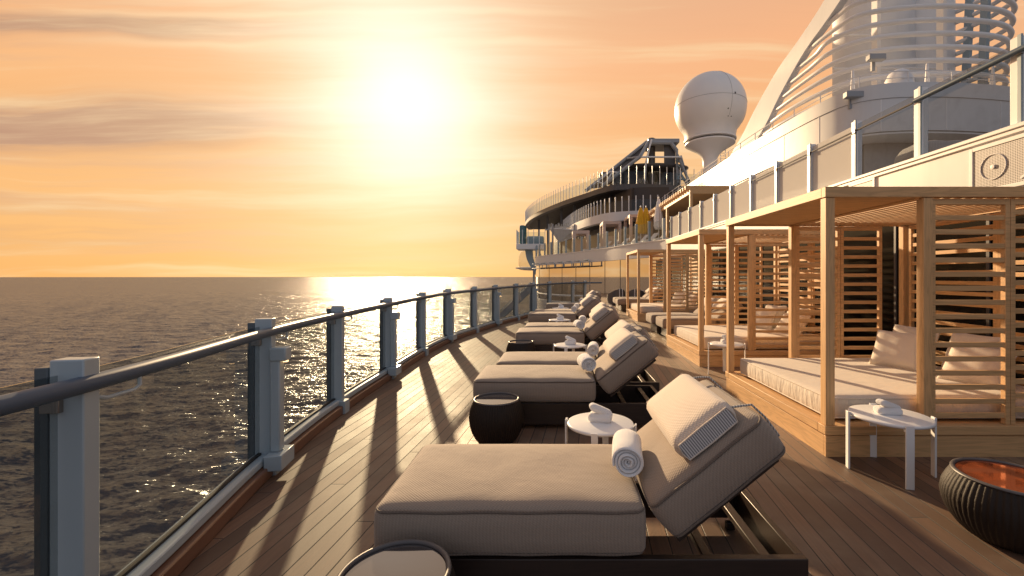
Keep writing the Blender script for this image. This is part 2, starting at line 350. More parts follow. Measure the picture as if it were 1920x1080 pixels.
# ------------------------------------------------------------------ mesh building
class MB:
    def __init__(s): s.v = []; s.f = []
    def add(s, vs, fs):
        b = len(s.v); s.v += [Vector(q) for q in vs]; s.f += [tuple(i+b for i in q) for q in fs]; return s
    def box(s, x0, x1, y0, y1, z0, z1):
        return s.add([(x0,y0,z0),(x1,y0,z0),(x1,y1,z0),(x0,y1,z0),(x0,y0,z1),(x1,y0,z1),(x1,y1,z1),(x0,y1,z1)],
                     [(0,3,2,1),(4,5,6,7),(0,1,5,4),(1,2,6,5),(2,3,7,6),(3,0,4,7)])
    def obox(s, c, size, mat):
        a, b, d = (q/2 for q in size); c = Vector(c)
        pts = [(-a,-b,-d),(a,-b,-d),(a,b,-d),(-a,b,-d),(-a,-b,d),(a,-b,d),(a,b,d),(-a,b,d)]
        return s.add([c + mat @ Vector(q) for q in pts], [(0,3,2,1),(4,5,6,7),(0,1,5,4),(1,2,6,5),(2,3,7,6),(3,0,4,7)])
    def bar(s, a, b, w, h, up=(0,0,1)):
        a, b = Vector(a), Vector(b); d = (b-a); L = d.length; d.normalize(); up = Vector(up)
        if abs(d.dot(up)) > .98: up = Vector((0, 1, 0))
        sd = d.cross(up).normalized(); u2 = sd.cross(d)
        m = Matrix((d, sd, u2)).transposed()
        return s.obox((a+b)/2, (L, w, h), m)
    def tube(s, pts, r, n=10, closed=False, rf=None):
        pts = [Vector(p) for p in pts]; N = len(pts); rings = []
        prev = None
        for i, p in enumerate(pts):
            if closed: t = pts[(i+1) % N]-pts[i-1]
            else: t = pts[min(i+1, N-1)]-pts[max(i-1, 0)]
            t.normalize()
            if prev is None:
                up = Vector((0,0,1)) if abs(t.z) < .9 else Vector((0,1,0))
                a = t.cross(up).normalized()
            else: a = (prev - t*prev.dot(t)).normalized()
            prev = a; b = t.cross(a)
            rr = rf(i/(N-1)) if rf else r
            rings.append([p + (a*math.cos(2*math.pi*k/n)+b*math.sin(2*math.pi*k/n))*rr for k in range(n)])
        vs = [q for ring in rings for q in ring]; fs = []
        for i in range(N if closed else N-1):
            j = (i+1) % N
            for k in range(n): fs.append((i*n+k, i*n+(k+1) % n, j*n+(k+1) % n, j*n+k))
        if not closed: fs += [tuple(range(n))[::-1], tuple((N-1)*n+k for k in range(n))]
        return s.add(vs, fs)
    def lathe(s, prof, n=32, c=(0,0,0), rmod=None, sx=1, sy=1, caps=True):
        vs, fs = [], []
        for r, z in prof:
            for k in range(n):
                t = 2*math.pi*k/n; q = r*(rmod(t, z) if rmod else 1)
                vs.append((c[0]+q*math.cos(t)*sx, c[1]+q*math.sin(t)*sy, c[2]+z))
        for i in range(len(prof)-1):
            for k in range(n): fs.append((i*n+k, i*n+(k+1) % n, (i+1)*n+(k+1) % n, (i+1)*n+k))
        if caps and prof[0][0] > 1e-5: fs.append(tuple(range(n))[::-1])
        if caps and prof[-1][0] > 1e-5: fs.append(tuple((len(prof)-1)*n+k for k in range(n)))
        return s.add(vs, fs)
    def prism(s, poly, z0, z1):
        n = len(poly)
        A = sum(poly[i][0]*poly[(i+1) % n][1]-poly[(i+1) % n][0]*poly[i][1] for i in range(n))
        if A < 0: poly = poly[::-1]
        f0 = z0 if callable(z0) else (lambda x, y: z0); f1 = z1 if callable(z1) else (lambda x, y: z1)
        vs = [(x, y, f0(x, y)) for x, y in poly]+[(x, y, f1(x, y)) for x, y in poly]
        return s.add(vs, [tuple(range(n))[::-1], tuple(range(n, 2*n))]+[(i, (i+1) % n, n+(i+1) % n, n+i) for i in range(n)])
    def ribbon(s, path, z0, z1, off0, off1, z_of=None):
        """box section swept along a plan path: sideways from off0 to off1, from z0 to z1"""
        L, Rr = offset(path, off0), offset(path, off1); vs, fs = [], []
        for i in range(len(path)):
            dz = z_of(path[i][0], path[i][1]) if z_of else 0
            (a, b), (c, d) = L[i], Rr[i]
            vs += [(a, b, z0+dz), (c, d, z0+dz), (c, d, z1+dz), (a, b, z1+dz)]
        for i in range(len(path)-1):
            for k in range(4): fs.append((4*i+k, 4*i+4+k, 4*i+4+(k+1) % 4, 4*i+(k+1) % 4))
        e = 4*(len(path)-1)
        fs += [(0, 1, 2, 3), (e+3, e+2, e+1, e)]
        return s.add(vs, fs)
    def cushion(s, x0, x1, y0, y1, z0, z1, r, puff=.02, side=.006, n=(22, 12, 4), pinch=0, M3=None, org=None):
        """closed rounded cushion, its large faces swollen"""
        nx, ny, nz = n; c = Vector(((x0+x1)/2, (y0+y1)/2, (z0+z1)/2)); h = Vector(((x1-x0)/2, (y1-y0)/2, (z1-z0)/2))
        bm = bmesh.new(); cache = {}
        def pt(i, j, k):
            key = (i, j, k)
            if key in cache: return cache[key]
            def cc(q, m):
                t = 2*q/m-1; return math.copysign(1-(1-abs(t))**1.35, t)
            u = Vector((cc(i, nx), cc(j, ny), cc(k, nz)))
            p = Vector((u.x*h.x, u.y*h.y, u.z*h.z))
            inn = Vector([max(-(h[a]-r), min(h[a]-r, p[a])) for a in range(3)])
            d = p-inn
            if d.length > 1e-9: p = inn+d.normalized()*r
            f = (1-u.x**4)*(1-u.y**4)
            p.z += math.copysign(puff*f, u.z) if abs(u.z) > .99 else puff*f*u.z
            if abs(u.z) > .99: p.z += .09*puff*f*(math.sin(4.1*u.x*h.x/.3+1.3)*math.cos(3.3*u.y*h.y/.25+.4)+.7*math.sin(9*u.x+2*u.y))
            p.x += side*(1-u.y**4)*(1-u.z**2)*u.x**5; p.y += side*(1-u.x**4)*(1-u.z**2)*u.y**5
            if pinch:
                e = (abs(u.x)**6)*(abs(u.y)**6); edge = max(abs(u.x), abs(u.y))**8
                p.z *= 1-.75*edge*pinch; p.x *= 1+.06*e*pinch-.05*pinch*(1-abs(u.y)**2)*abs(u.x)**3; p.y *= 1+.06*e*pinch-.05*pinch*(1-abs(u.x)**2)*abs(u.y)**3
            q = c+p
            if M3 is not None: q = org + M3 @ q
            cache[key] = bm.verts.new(q); return cache[key]
        def quad(*k): bm.faces.new([pt(*q) for q in k])
        for i in range(nx):
            for j in range(ny):
                quad((i,j,nz),(i+1,j,nz),(i+1,j+1,nz),(i,j+1,nz)); quad((i,j,0),(i,j+1,0),(i+1,j+1,0),(i+1,j,0))
        for i in range(nx):
            for k in range(nz):
                quad((i,0,k),(i+1,0,k),(i+1,0,k+1),(i,0,k+1)); quad((i,ny,k),(i,ny,k+1),(i+1,ny,k+1),(i+1,ny,k))
        for j in range(ny):
            for k in range(nz):
                quad((0,j,k),(0,j,k+1),(0,j+1,k+1),(0,j+1,k)); quad((nx,j,k),(nx,j+1,k),(nx,j+1,k+1),(nx,j,k+1))
        bm.verts.index_update()
        vs = [v.co.copy() for v in bm.verts]; fs = [tuple(v.index for v in f.verts) for f in bm.faces]; bm.free()
        return s.add(vs, fs)
    def build(s, name, mat, parent=None, bevel=0, angle=35, smooth=True, base=None):
        me = bpy.data.meshes.new(name)
        off = Vector(base) if base is not None else (parent['_at'] if parent is not None and '_at' in parent else None)
        vs = [v-Vector(off) for v in s.v] if off is not None else s.v
        me.from_pydata([tuple(v) for v in vs], [], s.f); me.validate(); me.update()
        bm = bmesh.new(); bm.from_mesh(me); bmesh.ops.recalc_face_normals(bm, faces=bm.faces); bm.to_mesh(me); bm.free()
        if smooth:
            for p in me.polygons: p.use_smooth = True
            me.set_sharp_from_angle(angle=R(angle))
        me.materials.append(M[mat] if isinstance(mat, str) else mat)
        o = bpy.data.objects.new(name, me); C.objects.link(o)
        if bevel:
            b = o.modifiers.new('bevel', 'BEVEL'); b.width = bevel; b.segments = 2; b.limit_method = 'ANGLE'; b.angle_limit = R(40)
        if parent is not None: o.parent = parent
        elif off is not None: o.location = off
        return o

def offset(path, d):
    out = []
    n = len(path)
    for i in range(n):
        a = Vector(path[max(i-1, 0)][:2]); b = Vector(path[min(i+1, n-1)][:2]); t = (b-a).normalized()
        out.append((path[i][0]+t.y*d, path[i][1]-t.x*d))
    return out
def spline(pts, step=.25):
    """Catmull-Rom through the points, resampled at even steps"""
    P = [Vector(p) for p in pts]; P = [2*P[0]-P[1]]+P+[2*P[-1]-P[-2]]; d = []
    for i in range(1, len(P)-2):
        for k in range(24):
            t = k/24; a, b, c, e = P[i-1], P[i], P[i+1], P[i+2]
            d.append(.5*((2*b)+(c-a)*t+(2*a-5*b+4*c-e)*t*t+(3*b-a-3*c+e)*t**3))
    d.append(P[-2])
    return resample(d, step)
def resample(d, step):
    d = [Vector(p) for p in d]; L = [0]
    for i in range(1, len(d)): L.append(L[-1]+(d[i]-d[i-1]).length)
    n = max(2, round(L[-1]/step)+1); out = []; j = 0
    for k in range(n):
        s = L[-1]*k/(n-1)
        while j < len(L)-2 and L[j+1] < s: j += 1
        t = (s-L[j])/max(1e-9, L[j+1]-L[j]); out.append(tuple(d[j].lerp(d[j+1], t)))
    return out
def at_len(path, s):
    acc = 0
    for i in range(len(path)-1):
        a, b = Vector(path[i]), Vector(path[i+1]); l = (b-a).length
        if acc+l >= s or i == len(path)-2:
            t = (b-a).normalized(); return a+(b-a)*((s-acc)/l), t
        acc += l
def length(path): return sum((Vector(path[i+1])-Vector(path[i])).length for i in range(len(path)-1))

def tag(o, label, cat, group=None):
    o['label'] = label; o['category'] = cat
    if group: o['group'] = group
    return o
def thing(name, loc, label, cat, group=None, rz=0, local=False):
    o = bpy.data.objects.new(name, None); C.objects.link(o); o.empty_display_size = .1
    o.location = loc; o.rotation_euler = (0, 0, rz)
    if not local: o['_at'] = Vector(loc)
    return tag(o, label, cat, group)
ROOTS = []
def dup(src, loc, label, rz=None):
    def rec(o, par):
        c = o.copy(); C.objects.link(c)
        if par is not None: c.parent = par
        for ch in [k for k in KIDS if k.parent == o]: rec(ch, c)
        return c
    KIDS = list(bpy.data.objects)
    c = rec(src, None); c.location = loc; c['label'] = label
    if rz is not None: c.rotation_euler = (0, 0, rz)
    return c
def struct(o): o['kind'] = 'structure'; return o

def dz(y): return 0.0 if y < 5 else .012*(y-5)      # the deck rises a little towards the bow

# ------------------------------------------------------------------ sea
SEA = -30.0
import numpy as np
def sea_mesh():
    """one sheet out to the horizon: fine wave-shaped rings where the sea is seen, plain sectors elsewhere"""
    rs = np.concatenate([[18.0], np.geomspace(22, 3000, 900), np.geomspace(3300, 60000, 16)])
    th = np.radians(np.concatenate([np.linspace(-92, 22, 1001), np.linspace(30, 260, 47)]))
    Rg, T = np.meshgrid(rs, th, indexing='ij')
    x = Rg*np.sin(T); y = Rg*np.cos(T); z = np.zeros_like(x)
    rng = np.random.default_rng(5)
    sp = np.maximum(Rg*.0042, 1e-3)
    for k in range(54):
        lam = .85*(15/.85)**(k/53); d = rng.normal(R(-14), .55); ph = rng.uniform(0, 6.28)
        A = .0125*lam**.90*(.6+.8*rng.random())
        kx, ky = 2*np.pi/lam*np.sin(d), 2*np.pi/lam*np.cos(d)
        w = np.clip((lam/sp-2.2)/3.0, 0, 1)
        s_ = np.sin(kx*x+ky*y+ph+.6*np.sin(.031*x+.043*y+k)); z += A*w*(s_+.22*np.cos(2*(kx*x+ky*y+ph)))
    fade = np.clip((3000-Rg)/1200, 0, 1)*np.clip((Rg-20)/4, 0, 1); deg = np.degrees(T)
    fade = fade*np.clip((deg+92)/3, 0, 1)*np.clip((22-deg)/3, 0, 1)
    z = z*fade*.5+SEA
    n, m = x.shape
    co = np.stack([x, y, z], -1).reshape(-1, 3)
    co = np.vstack([co, [[0, 0, SEA]]])
    i, j = np.meshgrid(np.arange(n-1), np.arange(m), indexing='ij'); j2 = (j+1) % m
    q = np.stack([i*m+j, i*m+j2, (i+1)*m+j2, (i+1)*m+j], -1).reshape(-1, 4)[:, ::-1]
    c = np.stack([np.full(m, n*m), np.arange(m), (np.arange(m)+1) % m], -1)[:, ::-1]
    me = bpy.data.meshes.new('sea'); nq, nt = len(q), len(c)
    me.vertices.add(len(co)); me.vertices.foreach_set('co', co.astype(np.float32).ravel())
    me.loops.add(nq*4+nt*3); me.loops.foreach_set('vertex_index', np.concatenate([q.ravel(), c.ravel()]).astype(np.int32))
    me.polygons.add(nq+nt); me.polygons.foreach_set('loop_start', np.concatenate([np.arange(nq)*4, nq*4+np.arange(nt)*3]).astype(np.int32))
    me.update(calc_edges=True); me.validate(); me.shade_smooth(); me.materials.append(M['sea'])
    o = bpy.data.objects.new('sea', me); C.objects.link(o); return struct(o)
sea_mesh()

# ------------------------------------------------------------------ deck and its railing
RAIL = spline([(-1.86, -1.2), (-1.90, .2), (-2.0, 1.78), (-2.36, 3.48), (-2.55, 5.0), (-2.60, 6.65), (-2.62, 8.5), (-2.50, 10.1), (-2.15, 11.7), (-1.75, 13.3), (-1.27, 14.7), (-.75, 16.2), (-.15, 17.7), (.52, 18.9), (1.45, 19.6)], .12)
left = offset(RAIL, -.14)
d = MB(); rows = []
ys = [-2.0]+[.5*k for k in range(-2, 92)]
def left_x(y):
    for i in range(len(left)-1):
        if left[i][1] <= y <= left[i+1][1]:
            t = (y-left[i][1])/max(1e-6, left[i+1][1]-left[i][1]); return left[i][0]+t*(left[i+1][0]-left[i][0])
    return left[0][0] if y < left[0][1] else left[-1][0]
ymax = left[-1][1]
rows = [(-2.0, left_x(-2.0))]+[(y, left_x(y)) for y in [q*.4 for q in range(-3, 200)] if y < ymax]+[(ymax, left_x(ymax))]
rows += [(ymax+.3, 1.5), (24, 1.6), (30, 1.7), (44, 1.8)]
vs, fs = [], []
for y, xl in rows:
    for x in (xl, 0.3*xl+.7*2, 6.4): vs.append((x, y, dz(y)))
for i in range(len(rows)-1):
    for k in range(2): fs.append((3*i+k, 3*i+k+1, 3*i+3+k+1, 3*i+3+k))
d.add(vs, fs); deck = struct(d.build('deck', 'deck'))
# the ship's side under the deck edge
hl = [(x, y) for x, y in left]
hull = thing('ship_side', (left[0][0], left[0][1], -.3), 'white side of the ship dropping to the sea below the deck railing', 'ship hull')
MB().ribbon(hl, -6.0, -.006, -.10, .02, lambda x, y: dz(y)).build('side_plating', 'hull', hull)

rl = thing('deck_railing', (-2.0, 1.78, 0), 'curved glass railing with grey metal handrail along the sea edge of the wooden deck', 'railing')
zf = lambda x, y: dz(y)
MB().ribbon(RAIL, 0, .10, -.14, .085, zf).build('curb', 'curb', rl, bevel=.012)
MB().ribbon(RAIL, .104, .165, -.075, .045, zf).build('bottom_rail', 'post', rl, bevel=.012)
MB().ribbon(RAIL, .165, .182, -.038, -.012, zf).build('gasket', 'gasket', rl)
hp = offset(RAIL, .055)
MB().tube([(x, y, 1.155+dz(y)) for x, y in hp], .036, 14).build('handrail', 'handrail', rl, angle=60)
post_y = [.1, 1.78, 3.48, 5.02, 6.65, 8.45, 10.05, 11.6, 13.1, 14.6, 16.1, 17.6]
LS = [0]
for i in range(1, len(RAIL)): LS.append(LS[-1]+(Vector(RAIL[i])-Vector(RAIL[i-1])).length)
def at_y(y):
    for i in range(len(RAIL)-1):
        if RAIL[i][1] <= y <= RAIL[i+1][1]: return LS[i]+(LS[i+1]-LS[i])*(y-RAIL[i][1])/(RAIL[i+1][1]-RAIL[i][1])
ps = [at_y(y) for y in post_y]+[LS[-1]-.75, LS[-1]-.06]
for k, sl in enumerate(ps):
    p, t = at_len(RAIL, sl); n = Vector((t.y, -t.x)); z0 = dz(p.y)
    rot = Matrix(((n.x, t.x, 0), (n.y, t.y, 0), (0, 0, 1)))
    def P(a, b, z): return Vector((p.x+n.x*a+t.x*b, p.y+n.y*a+t.y*b, z+z0))
    q = MB(); q.obox(P(.0, 0, .08+.59), (.125, .075, 1.18), rot)
    po = q.build('post', 'post', rl, bevel=.006)
    q = MB(); q.obox(P(-.088, .004, .66), (.05, .09, 1.14), rot); q.build('glass_clamp', 'clamp', po, bevel=.004, base=rl['_at'])
    q = MB(); q.obox(P(-.045, -.046, 1.085), (.07, .022, .075), rot); q.build('rail_bracket', 'steel', po, bevel=.003, base=rl['_at'])
    q = MB(); q.tube([P(.05, .03, 1.09), P(.062, .07, 1.075), P(.068, .20, 1.075), P(.066, .235, 1.09), P(.06, .24, 1.15)], .009, 8); q.build('rail_arm', 'post', po, base=rl['_at'])
    for ch in po.children: pass
    q = MB(); q.obox(P(.015, 0, .075), (.19, .13, .15), rot); q.build('post_foot', 'post', po, bevel=.006, base=rl['_at'])
    if k % 2 == 0 and 0 < k < 11:
        b = MB(); b.obox(P(.12, -.035, .13), (.13, .24, .12), rot); b.build('light_base', 'post', rl, bevel=.006)
        b = MB(); b.obox(P(.102, -.03, .56), (.075, .09, .74), rot); dl = b.build('deck_light', 'post', rl, bevel=.012)
        b = MB(); b.obox(P(.125, -.03, .975), (.125, .11, .11), rot); b.build('lamp_hood', 'post', dl, bevel=.012, base=rl['_at'])
        b = MB(); b.obox(P(.165, -.03, .914), (.03, .03, .012), rot); b.build('bulb', 'lamp', dl, base=rl['_at'])
for i in range(len(ps)-1):
    a, b = ps[i]+.05, ps[i+1]-.05
    path = []
    for k in range(7):
        p, t = at_len(RAIL, a+(b-a)*k/6); path.append((p.x, p.y))
    MB().ribbon(path, .17, 1.20, -.031, -.019, zf).build('glass_panel', 'glass', rl)
# return of the railing towards the wall
e = RAIL[-1]
MB().tube([(e[0]+.02, e[1]+.02, 1.155+dz(19)), (2.2, 19.95, 1.155+dz(19))], .034, 12).build('handrail', 'handrail', rl)

# ------------------------------------------------------------------ sun loungers
HX, HZ, BA = 1.275, .515, R(39)
def make_lounger(label):
    t = thing('sun_lounger', (0, 0, 0), label, 'sun lounger', 'taupe sun loungers on the deck', local=True)
    # base: side boards, ends, cross slats
    b = MB()
    for sy in (-1, 1): b.box(.14, 2.06, sy*.37-.02, sy*.37+.02, .045, .268)
    b.box(.14, .18, -.349, .349, .045, .266); b.box(2.02, 2.06, -.349, .349, .045, .266)
    for x in (.3, .62, .94, 1.24, 1.58, 1.86): b.box(x, x+.05, -.349, .349, .215, .25)
    for x in (.2, 1.95):
        for y in (-.33, .29): b.box(x, x+.05, y, y+.04, 0, .0449)
    b.build('base', 'dark_wood', t, bevel=.004)
    c = MB().cushion(0, 1.30, -.40, .40, .275, HZ, .05, .020, .008, (26, 16, 5))
    seat = c.build('seat_cushion', 'taupe', t, angle=80)
    def loop(x0, x1, y0, y1, z, r, bulge=.0):
        pts = []
        for (cx, cy, a0) in ((x1-r, y1-r, 0), (x0+r, y1-r, 90), (x0+r, y0+r, 180), (x1-r, y0+r, 270)):
            for k in range(5):
                a = R(a0+22.5*k); pts.append((cx+r*math.cos(a), cy+r*math.sin(a), z))
        return pts
    def dense(p):
        out = []
        for i in range(len(p)):
            a, b2 = Vector(p[i]), Vector(p[(i+1) % len(p)]); m = max(1, int((b2-a).length/.08))
            for k in range(m): out.append(a.lerp(b2, k/m)+Vector((0, 0, .0025*math.sin(17*(a.x+b2.y)+k*1.3))))
        return out
    q = MB().tube(dense(loop(.012, 1.288, -.396, .396, HZ-.022, .05)), .0075, 6, closed=True)
    q.tube(dense(loop(.012, 1.288, -.396, .396, .297, .05)), .006, 6, closed=True)
    q.build('piping', 'taupe_dark', seat, base=None)
    # backrest
    rot = Matrix(((math.cos(BA), 0, -math.sin(BA)), (0, 1, 0), (math.sin(BA), 0, math.cos(BA)))); org = Vector((HX+.02, 0, HZ))
    c = MB().cushion(0, .70, -.40, .40, -.225, 0, .055, .019, .008, (16, 16, 5), M3=rot, org=org)
    bk = c.build('backrest_cushion', 'taupe', t, angle=80)
    q = MB(); lp = dense(loop(.012, .688, -.396, .396, -.022, .05)); q.tube([org+rot @ Vector(p) for p in lp], .0075, 6, closed=True)
    lp = dense(loop(.012, .688, -.396, .396, -.205, .05)); q.tube([org+rot @ Vector(p) for p in lp], .006, 6, closed=True)
    q.build('piping', 'taupe_dark', bk)
    f = MB()
    f.obox(org+rot @ Vector((.32, 0, -.243)), (.62, .70, .022), rot)
    f.build('backrest_frame', 'dark_wood', t, bevel=.003)
    # head pillow, its striped side band and the cord that ties it
    p = MB().cushion(.27, .62, -.345, .345, .012, .125, .045, .02, .004, (14, 18, 4), M3=rot, org=org)
    pil = p.build('head_pillow', 'pillow', t, angle=80)
    for sy in (-1, 1):
        g = MB(); g.cushion(.295, .595, sy*.349-.006, sy*.349+.006, .022, .112, .0055, .0, .0, (10, 2, 4), M3=rot, org=org)
        g.build('striped_side', 'stripe', pil)
    for sy in (-1, 1):
        MB().tube([org+rot @ Vector(v) for v in [(.298, sy*.352, .110), (.44, sy*.353, .113), (.592, sy*.352, .110), (.601, sy*.352, .067), (.592, sy*.352, .024), (.44, sy*.353, .021), (.298, sy*.352, .024), (.289, sy*.352, .067)]], .0045, 6, closed=True).build('piping', 'pillow', pil)
    for sy in (-1, 1):
        e = MB()
        e.tube([org+rot @ Vector(v) for v in [(.618, sy*.30, .07), (.66, sy*.30, .045), (.705, sy*.29, .012), (.719, sy*.285, -.08), (.716, sy*.28, -.2)]], .006, 6)
        e.build('strap', 'rope', pil)
    return t
lounger_spots = [  # x of the foot, near edge y
    (-.8625, 2.0, 'taupe sun lounger standing alone in front of the low white table, striped pillow side showing'),
    (-.8625, 4.48, 'taupe sun lounger just behind the standing wicker stool and low white table'),
    (-.74, 5.36, 'taupe sun lounger pushed against the far side of the lounger behind the low white table'),
    (-.74, 8.0, 'taupe sun lounger behind the half hidden stool, nearer of the middle pair'),
    (-.64, 8.88, 'taupe sun lounger in the middle pair along the rail, farther of the two'),
    (-.72, 11.5, 'taupe sun lounger in the third pair along the rail, nearer of the two'),
    (-.60, 12.38, 'mostly hidden taupe sun lounger in the third pair along the rail, farther of the two'),
    (-.30, 15.0, 'last taupe sun lounger along the rail, by the railing corner'),
    (2.62, 10.3, 'brown lounger standing between the second and third cabana, nearer of its pair'),
    (2.55, 11.2, 'brown lounger standing between the second and third cabana, farther of its pair'),
    (2.60, 17.6, 'brown lounger beyond the last cabana, nearer of its pair'),
    (2.62, 18.5, 'brown lounger beyond the last cabana, farther of its pair'),
]
proto = make_lounger(lounger_spots[0][2])
loungers = []
for i, (x, y, lab) in enumerate(lounger_spots):
    loc = (x, y+.40, dz(y+.4))
    if i == 0: proto.location = loc; loungers.append(proto)
    else: loungers.append(dup(proto, loc, lab, R(random.uniform(-1.1, 1.1))))

def make_roll(label):
    """rolled towel: one long spiral of cloth, lying on its side along y"""
    t = MB(); n = 130; turns = 4.6; L = .30; r0, r1 = .012, .088; th = (r1-r0)/turns*.94
    for_y = [0, .012, L*.35, L*.7, L-.012, L]
    vs, fs = [], []
    for i in range(n+1):
        a = 2*math.pi*turns*i/n; r = r0+(r1-r0)*i/n
        for (rr) in (r, r-th):
            for j, y in enumerate(for_y):
                sh = .006 if j in (0, len(for_y)-1) else 0
                q = (rr-sh) if rr == r else (rr+sh)
                wob = 1+.02*math.sin(3*a+y*20); drift = .010*math.sin(a*.7)*(1 if j in (0, 1) else .4)
                vs.append((q*math.cos(a)*wob, y+drift-.004*i/n, q*math.sin(a)*wob*.97))
    k = len(for_y)
    for i in range(n):
        o, p = 2*k*i, 2*k*(i+1)
        for j in range(k-1):
            fs.append((o+j, p+j, p+j+1, o+j+1)); fs.append((o+k+j, o+k+j+1, p+k+j+1, p+k+j))
        fs.append((o, o+k, p+k, p)); fs.append((o+k-1, p+k-1, p+2*k-1, o+2*k-1))
    e = 2*k*n
    for j in range(k-1): fs.append((e+j, e+k+j, e+k+j+1, e+j+1)); fs.append((j, j+1, k+j+1, k+j))
    t.add(vs, fs)
    o = t.build('towel_roll', 'towel', None, angle=70, base=(0, 0, 0))
    return tag(o, label, 'towel', 'rolled white towels on the loungers')
roll0 = None
names = ['white towel roll on the lone lounger in front of the low white table', 'white towel roll on the lounger just behind the low white table', 'white towel roll on the lounger pushed against the one behind the low white table',
         'white towel roll on the nearer lounger of the middle pair', 'white towel roll on the farther lounger of the middle pair', 'white towel roll on the nearer lounger of the third pair',
         'white towel roll on the farther lounger of the third pair', 'white towel roll on the last lounger by the railing corner']
for i, lab in enumerate(names):
    x, y, _ = lounger_spots[i]; loc = (x+1.245, y+.22, dz(y)+.515+.115)
    if i == 0: roll0 = make_roll(lab); o = roll0
    else: o = dup(roll0, loc, lab)
    o.location = loc; o.rotation_euler = (0, random.uniform(-1.2, 1.2) if i else .3, R(random.uniform(-11, 11)))

# ------------------------------------------------------------------ wicker stools
def make_stool(label, big=False):
    t = thing('wicker_stool', (0, 0, 0), label, 'stool', 'dark wicker drum stools', local=True)
    prof = [(.150, 0), (.175, .012), (.205, .05), (.236, .11), (.256, .18), (.262, .24), (.255, .30), (.238, .355), (.222, .395), (.21, .412)]
    nr = 64
    b = MB().lathe(prof, nr*4, (0, 0, 0), lambda a, z: 1+.013*math.cos(nr*a), caps=False); b.build('woven_body', 'wicker', t, angle=80)
    rim = [(.212+.011*math.cos(a), .412+.011*math.sin(a)) for a in [2*math.pi*k/10 for k in range(11)]]
    MB().lathe(rim, 64, caps=False).build('rim', 'charcoal', t, angle=80)
    q = MB().lathe([(0, .400), (.200, .400), (.2035, .404), (.200, .408), (0, .4085)], 48); q.build('glass_top', 'black_glass', t)
    return t
st0 = make_stool('dark wicker stool at the foot of the lone lounger, with plain grey glass top')
st0.location = (-.64, 1.70, 0)
dup(st0, (-.565, 4.15, 0), 'dark wicker stool standing free between two loungers, left of the low white table')
dup(st0, (-.60, 7.6, dz(7.6)), 'dark wicker stool half hidden between the first and middle lounger pairs')
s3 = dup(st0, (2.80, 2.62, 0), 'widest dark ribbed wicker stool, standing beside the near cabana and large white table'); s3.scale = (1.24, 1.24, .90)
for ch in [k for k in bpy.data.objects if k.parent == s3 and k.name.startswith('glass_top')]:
    ch.data = ch.data.copy(); ch.data.materials[0] = M['reflection_tint']; ch['label'] = 'glass top tinted orange-red in place of the cabana reflection'

# ------------------------------------------------------------------ white side tables and the folded towels on them
def make_table(label):
    t = thing('side_table', (0, 0, 0), label, 'table', 'small round white side tables', local=True)
    MB().lathe([(0, .428), (.245, .428), (.258, .434), (.262, .444), (.258, .453), (.25, .456), (0, .456)], 56).build('table_top', 'table', t, angle=50)
    for k in range(4):
        a = R(-15+90*k); rot = Matrix.Rotation(a, 3, 'Z')
        q = MB(); q.obox(rot @ Vector((.274, 0, .231)), (.014, .05, .462), rot); q.obox(rot @ Vector((.255, 0, .416)), (.05, .036, .02), rot)
        q.build('leg', 'table', t, bevel=.002)
    return t
tb0 = make_table('low white side table right behind the lone lounger, beside the free standing stool')
tb0.location = (.36, 3.36, 0)
tb1 = dup(tb0, (2.75, 3.50, 0), 'large white side table standing in front of the near cabana platform'); tb1.scale = (1.1, 1.1, 1.03)
dup(tb0, (.25, 7.05, dz(7)), 'white side table between the first and middle lounger pairs')
dup(tb0, (.12, 10.75, dz(10.7)), 'white side table between the middle and third lounger pairs')
dup(tb0, (.2, 14.2, dz(14.2)), 'white side table between the third lounger pair and the last lounger')
tb5 = dup(tb0, (2.76, 6.85, dz(6.8)), 'white side table between the near and the second cabana'); tb5.scale = (1, 1, 1.12)
def make_bundle(label):
    t = thing('folded_towel', (0, 0, 0), label, 'towel', 'small folded white towels on tables', local=True)
    MB().cushion(-.10, .08, -.05, .055, 0, .062, .022, .008, .004, (12, 8, 4)).build('lower_fold', 'towel', t, angle=80)
    rt = Matrix.Rotation(R(-24), 3, 'Y') ; rt = Matrix.Rotation(R(18), 3, 'Z') @ Matrix.Rotation(R(24), 3, 'Y')
    MB().cushion(-.09, .10, -.042, .042, -.022, .024, .021, .006, .003, (12, 8, 4), M3=rt, org=Vector((-.01, 0, .088))).build('upper_fold', 'towel', t, angle=80)
    return t
bd = make_bundle('folded white towel on the low table right behind the lone lounger'); bd.location = (.37, 3.38, .456); bd.rotation_euler = (0, 0, R(-14))
b = dup(bd, (2.76, 3.52, .470), 'folded white towel on the large table by the near cabana', R(-10)); b.scale = (1, 1, .85)
dup(bd, (.27, 7.07, dz(7)+.456), 'folded white towel on the table between first and middle lounger pairs', R(-20))
dup(bd, (.15, 10.77, dz(10.7)+.456), 'folded white towel on the table between middle and third lounger pairs', R(-8))
dup(bd, (.22, 14.2, dz(14.2)+.456), 'folded white towel on the table next to the last lounger', R(10))
dup(bd, (2.78, 6.86, dz(6.8)+.51), 'folded white towel on the table between two cabanas', R(5))

